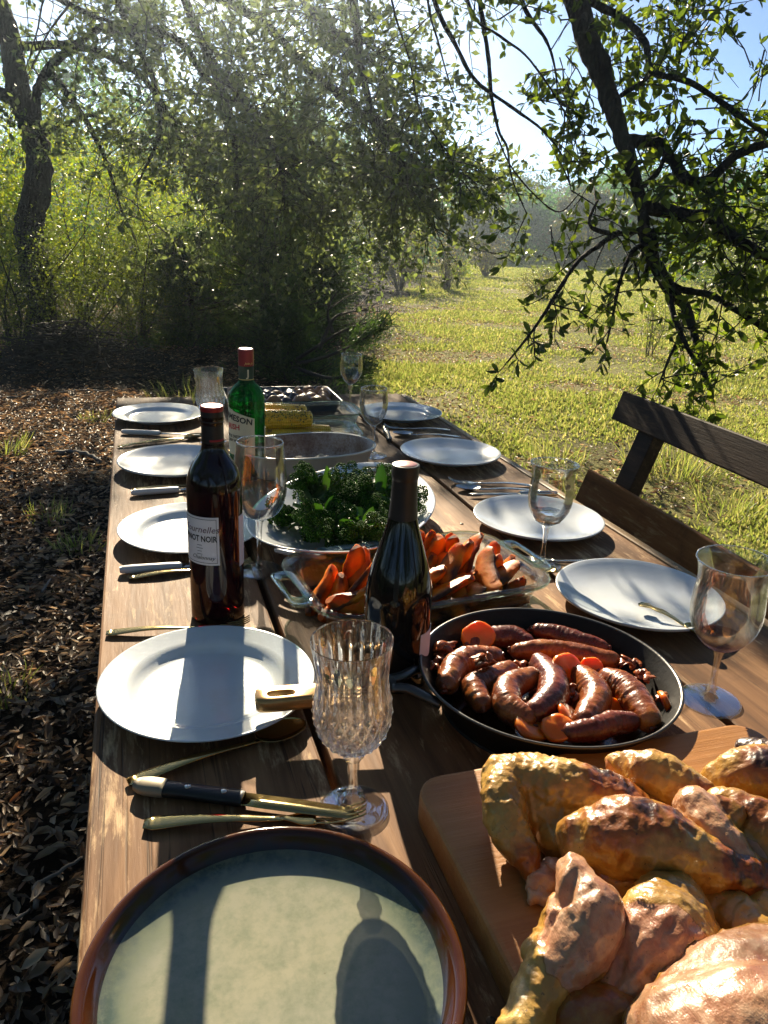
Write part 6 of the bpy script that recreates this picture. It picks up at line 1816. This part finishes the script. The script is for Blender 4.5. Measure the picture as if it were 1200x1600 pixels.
def chicken_mat():
    m = Mat('roast_chicken')
    v = m.coord('Object', rand=True)
    n1 = m.noise(v, 22, 6, .65); n2 = m.noise(v, 180, 4, .7); n3 = m.noise(v, 60, 4, .6); n4 = m.noise(m.coord('Object', (1, 1, 1), rand=True), 9, 3)
    meat = m.n('Attribute', attribute_name='meat').outputs['Fac']
    roast = m.n('Attribute', attribute_name='roast').outputs['Fac']
    skin = m.ramp(n1, [(.25, (.24, .105, .014)), (.5, (.44, .235, .045)), (.75, (.62, .41, .12))])
    br = m.ramp(m.math('ADD', m.math('MULTIPLY', roast, 1.1), m.math('MULTIPLY', m.math('SUBTRACT', n3, .5), 1.3)), [(.25, (0, 0, 0)), (.75, (1, 1, 1))])
    skin = m.mix(br, skin, (.26, .072, .008))
    chr_ = m.ramp(m.math('ADD', roast, m.math('MULTIPLY', m.math('SUBTRACT', n1, .5), 1.9)), [(.80, (0, 0, 0)), (1.0, (1, 1, 1))])
    skin = m.mix(chr_, skin, (.040, .012, .006))
    flesh = m.ramp(n3, [(.25, (.37, .155, .070)), (.5, (.51, .27, .145)), (.78, (.61, .40, .245))])
    flesh = m.mix(m.ramp(n4, [(.5, (0, 0, 0)), (.75, (.5, .5, .5))]), flesh, (.48, .17, .10))
    edge = m.math('ADD', meat, m.math('MULTIPLY', m.math('SUBTRACT', n3, .5), .3))
    rim_ = m.ramp(edge, [(.12, (0, 0, 0)), (.3, (.8, .8, .8)), (.5, (0, 0, 0))])
    skin = m.mix(rim_, skin, (.24, .080, .012))
    col = m.mix(m.ramp(edge, [(.40, (0, 0, 0)), (.54, (1, 1, 1))]), skin, flesh)
    spk = m.ramp(n2, [(.31, (1, 1, 1)), (.35, (0, 0, 0))])
    col = m.mix(m.math('MULTIPLY', spk, .75), col, (.05, .02, .008))
    vor = m.n('TexVoronoi', {'Vector': v, 'Scale': 230.0}, feature='SMOOTH_F1').outputs['Distance']
    fib = m.noise(m.coord('Object', (1, .25, 1), rand=True), 130, 4, .7)
    isk = m.math('SUBTRACT', 1.0, meat, clamp=True)
    h = m.math('ADD', m.math('MULTIPLY', n2, .3), m.math('ADD', n3, n1))
    h = m.math('ADD', h, m.math('MULTIPLY', m.math('MULTIPLY', vor, isk), -.45))
    h = m.math('ADD', h, m.math('MULTIPLY', m.math('MULTIPLY', fib, meat), .9))
    col = m.mix(m.math('MULTIPLY', m.math('MULTIPLY', m.ramp(fib, [(.35, (1, 1, 1)), (.55, (0, 0, 0))]), meat, clamp=True), .45), col, (.34, .10, .045))
    return m.done(m.bsdf(Base_Color=col, Roughness=m.math('ADD', m.math('MULTIPLY', n3, .40), .16), Coat_Weight=.35, Coat_Roughness=.10, Subsurface_Weight=.10, Subsurface_Radius=(.010, .004, .002), Subsurface_Scale=.35, Normal=m.bump(h, .45, .003)))
CHK = chicken_mat()
def W(p): return tab(p[0], p[1], p[2])
def chicken(name, label, caps, meat=(), roast=(), seed=0, wrinkle=.003, voxel=.0019, base_meat=0.0, base_roast=.28, smooth=6, flat=1.0, ridge=0.0, lumps=.0, fibre=1.0):
    """caps: chains of (px, py, height over table, radius); meat/roast: (px,py,h,radius,value) zones"""
    parts = []
    for ch in caps:
        P = np.array([W(c) for c in ch]); r = np.array([c[3] for c in ch])
        if len(P) == 1: parts.append(ell(P[0], (r[0], r[0], r[0]*flat), 16, 12)); continue
        Q = catmull(np.column_stack([P, r]), 6)
        parts.append(capsule(Q[:, :3], Q[:, 3], 16))
    me = remesh(join(*parts), voxel, smooth)
    V = mverts(me); N = mnormals(me)
    ma = np.full(len(V), base_meat); ro = np.full(len(V), base_roast)
    for (px, py, h, rr, val) in meat:
        k = np.exp(-(np.linalg.norm(V-W((px, py, h)), axis=1)/rr)**4); ma = ma*(1-k)+val*k
    for (px, py, h, rr, val) in roast:
        k = np.exp(-(np.linalg.norm(V-W((px, py, h)), axis=1)/rr)**2); ro = np.maximum(ro, val*k)
    nz = fnoise(V, 48, seed+11, 3)
    ma = smooth01(ma+nz*.35, .40, .56)
    # skin folds run across the piece, meat fibres along it
    ctr = V.mean(0); ax = np.linalg.svd((V-ctr)[::7], full_matrices=False)[2]
    Q = (V-ctr) @ ax.T
    fold = 1-np.abs(fnoise(Q*np.array([62, 20, 20]), 1.0, seed+21, 2))*2.2
    fib = fnoise(Q*np.array([16, 120, 120]), 1.0, seed+31, 2)
    gash = np.minimum(fnoise(Q*np.array([12, 42, 42]), 1.0, seed+41, 2)+.18, 0)
    d = fnoise(V, 24, seed+1, 2)*wrinkle*.9+fnoise(V, 95, seed+2, 3)*wrinkle*.40
    d += (1-ma)*(np.clip(fold, -.2, 1)**2*.0013+.0011)+ma*(fib*.0011+gash*.012)*fibre
    if ridge: d += np.abs(fnoise(V, 42, seed+5, 2))*-ridge
    if lumps: d += np.maximum(fnoise(V, 150, seed+6, 2), 0)*lumps
    V = V+N*d[:, None]
    # rest on the board: nothing sinks through it
    lo = TABLE_Z+BH+.0008
    V[:, 2] = np.where(V[:, 2] < lo, lo, V[:, 2])
    c = V.mean(0); c[2] = lo
    setverts(me, V-c)
    setattr_f(me, 'meat', ma); setattr_f(me, 'roast', ro)
    me.materials.append(CHK); me.name = name
    o = link(name, me); o.location = tuple(c)
    tag(o, label, 'chicken', 'roast chicken pieces on the board')
    return o
# breast with wing folded down, back left
chicken('chicken_wing', 'yellow skinned wing with breast meat at the back left corner of the board',
        [[(800, 1215, .080, .020), (880, 1235, .078, .027), (960, 1258, .070, .026), (1010, 1275, .062, .018)], [(840, 1262, .060, .024), (900, 1285, .058, .026), (870, 1310, .052, .018)],
         [(782, 1208, .082, .0165), (785, 1245, .078, .0185), (795, 1290, .068, .0175), (818, 1335, .058, .0125), (832, 1362, .050, .008)], [(782, 1208, .082, .014), (830, 1200, .085, .013), (900, 1212, .085, .013)]],
        roast=[(930, 1222, .09, .022, 1.2), (975, 1240, .085, .025, 1.15), (825, 1345, .055, .02, 1.0), (1010, 1265, .07, .02, .9)], seed=1, wrinkle=.0028, base_roast=.08, ridge=.0022, lumps=.002)
chicken('chicken_thigh', 'crisp golden brown chicken piece lying across the middle of the board',
        [[(908, 1308, .080, .020), (960, 1308, .090, .030), (1020, 1320, .090, .032), (1090, 1345, .082, .026), (1160, 1370, .072, .020), (1230, 1395, .062, .016)], [(980, 1290, .098, .022), (1040, 1300, .098, .020)]],
        roast=[(960, 1285, .11, .035, .85), (1000, 1275, .115, .03, .95), (1050, 1285, .11, .02, 1.1), (1170, 1365, .085, .035, 1.1), (905, 1305, .085, .018, .9)], seed=2, wrinkle=.0035, base_roast=.32, ridge=.002)
chicken('chicken_breast', 'golden chicken piece behind the browned one, in the sun',
        [[(968, 1198, .072, .014), (1010, 1212, .078, .023), (1060, 1235, .074, .024), (1110, 1262, .068, .018)]], roast=[(1000, 1190, .09, .02, .6), (1090, 1260, .075, .03, .9)], meat=[(955, 1215, .065, .018, .9)], seed=3, base_roast=.22)
chicken('chicken_thigh', 'yellow and charred chicken piece at the right rear of the board',
        [[(1130, 1222, .068, .020), (1175, 1215, .080, .028), (1230, 1225, .078, .030), (1300, 1250, .07, .03)]], roast=[(1195, 1195, .1, .025, 1.1), (1150, 1225, .085, .02, .5)], seed=4, base_roast=.2)
chicken('chicken_drumstick', 'charred dark drumstick end at the back right of the board',
        [[(1168, 1172, .066, .011), (1195, 1180, .070, .014), (1240, 1195, .072, .02)]], roast=[(1180, 1170, .07, .05, 1.2)], seed=5, base_roast=.9)
chicken('chicken_wing', 'torn chicken piece with exposed white bone end, upper right of the board',
        [[(1088, 1262, .096, .018), (1105, 1290, .092, .019), (1130, 1325, .086, .018), (1165, 1355, .078, .014)], [(1100, 1258, .098, .010), (1140, 1270, .098, .013)]],
        meat=[(1085, 1265, .1, .026, 1.0), (1110, 1310, .095, .022, 1.0), (1140, 1335, .09, .02, 1.0)], roast=[(1115, 1255, .105, .016, 1.25), (1140, 1265, .1, .014, .8)], seed=6, base_roast=.25)
chicken('chicken_wing', 'long golden strip of chicken along the right rear of the board',
        [[(1125, 1255, .086, .013), (1165, 1275, .086, .019), (1215, 1310, .082, .024), (1260, 1340, .078, .024)], [(1150, 1320, .07, .018), (1210, 1360, .066, .02)]], roast=[(1175, 1265, .1, .02, .9), (1190, 1300, .1, .02, .4)], seed=7, base_roast=.3, meat=[(1165, 1345, .075, .018, .9)])
chicken('chicken_drumstick', 'pink fleshed drumstick with pale knob end at the front left of the board',
        [[(896, 1362, .098, .0135), (902, 1385, .098, .018), (918, 1425, .090, .0265), (902, 1470, .080, .0255), (868, 1520, .066, .020), (835, 1570, .056, .0155), (805, 1625, .052, .014)], [(900, 1480, .080, .018), (845, 1490, .062, .012), (880, 1420, .078, .012)]],
        meat=[(893, 1360, .105, .024, 1.0), (915, 1420, .105, .040, 1.0), (905, 1470, .095, .030, .95), (890, 1510, .08, .018, .7)], roast=[(870, 1400, .08, .015, .3)], seed=8, wrinkle=.0032, base_roast=.05, ridge=.003)
chicken('chicken_thigh', 'pale pink chicken thigh in the centre front of the board, half in sun',
        [[(1045, 1395, .058, .022), (1045, 1430, .070, .032), (1030, 1475, .072, .037), (990, 1525, .064, .026), (945, 1558, .056, .015), (922, 1572, .052, .009)], [(1060, 1470, .06, .03), (985, 1470, .07, .018)]],
        meat=[(1000, 1490, .1, .045, 1.0), (950, 1545, .07, .04, 1.0), (1060, 1490, .09, .025, .9)], seed=9, wrinkle=.003, base_roast=.05, ridge=.0025)
chicken('chicken_breast', 'big smooth pale chicken breast at the bottom right corner',
        [[(1110, 1590, .080, .036), (1160, 1565, .085, .040), (1225, 1560, .085, .044), (1300, 1580, .08, .045)], [(1090, 1650, .075, .045), (1180, 1640, .085, .05), (1260, 1640, .08, .05)]],
        meat=[(1150, 1570, .12, .06, 1.0), (1210, 1560, .12, .06, .9), (1110, 1620, .1, .05, .9)], seed=10, fibre=.18, wrinkle=.0022, voxel=.0022)
chicken('chicken_skin', 'shaded yellowish skin flap at the right of the board',
        [[(1105, 1425, .050, .022), (1150, 1455, .052, .028), (1190, 1495, .05, .028), (1250, 1510, .052, .03)], [(1200, 1430, .06, .02), (1240, 1460, .06, .02)]], seed=11, base_roast=.12)
for i, (x, y, h, s, lb_) in enumerate([(845, 1372, .048, .012, 'pink shred of meat below the wing tip'), (868, 1362, .050, .010, 'small pink scrap touching the drumstick knob'), (838, 1395, .045, .008, 'tiny bit of meat left of the pink drumstick')]):
    chicken('meat_scrap', lb_, [[(x, y, h, s), (x+12, y+8, h, s*.8)], [(x-8, y+14, h-.003, s*.6)]], meat=[(x, y, h, .05, 1.0)], seed=20+i, wrinkle=.004, voxel=.002, smooth=3)
chicken('chicken_carcass', 'dark roasted remains buried under the other chicken pieces',
        [[(960, 1370, .050, .022), (1010, 1385, .052, .024), (1080, 1400, .05, .022)], [(870, 1570, .048, .02), (930, 1600, .05, .022), (1000, 1590, .05, .02)]], seed=30, base_roast=.6, voxel=.0035)
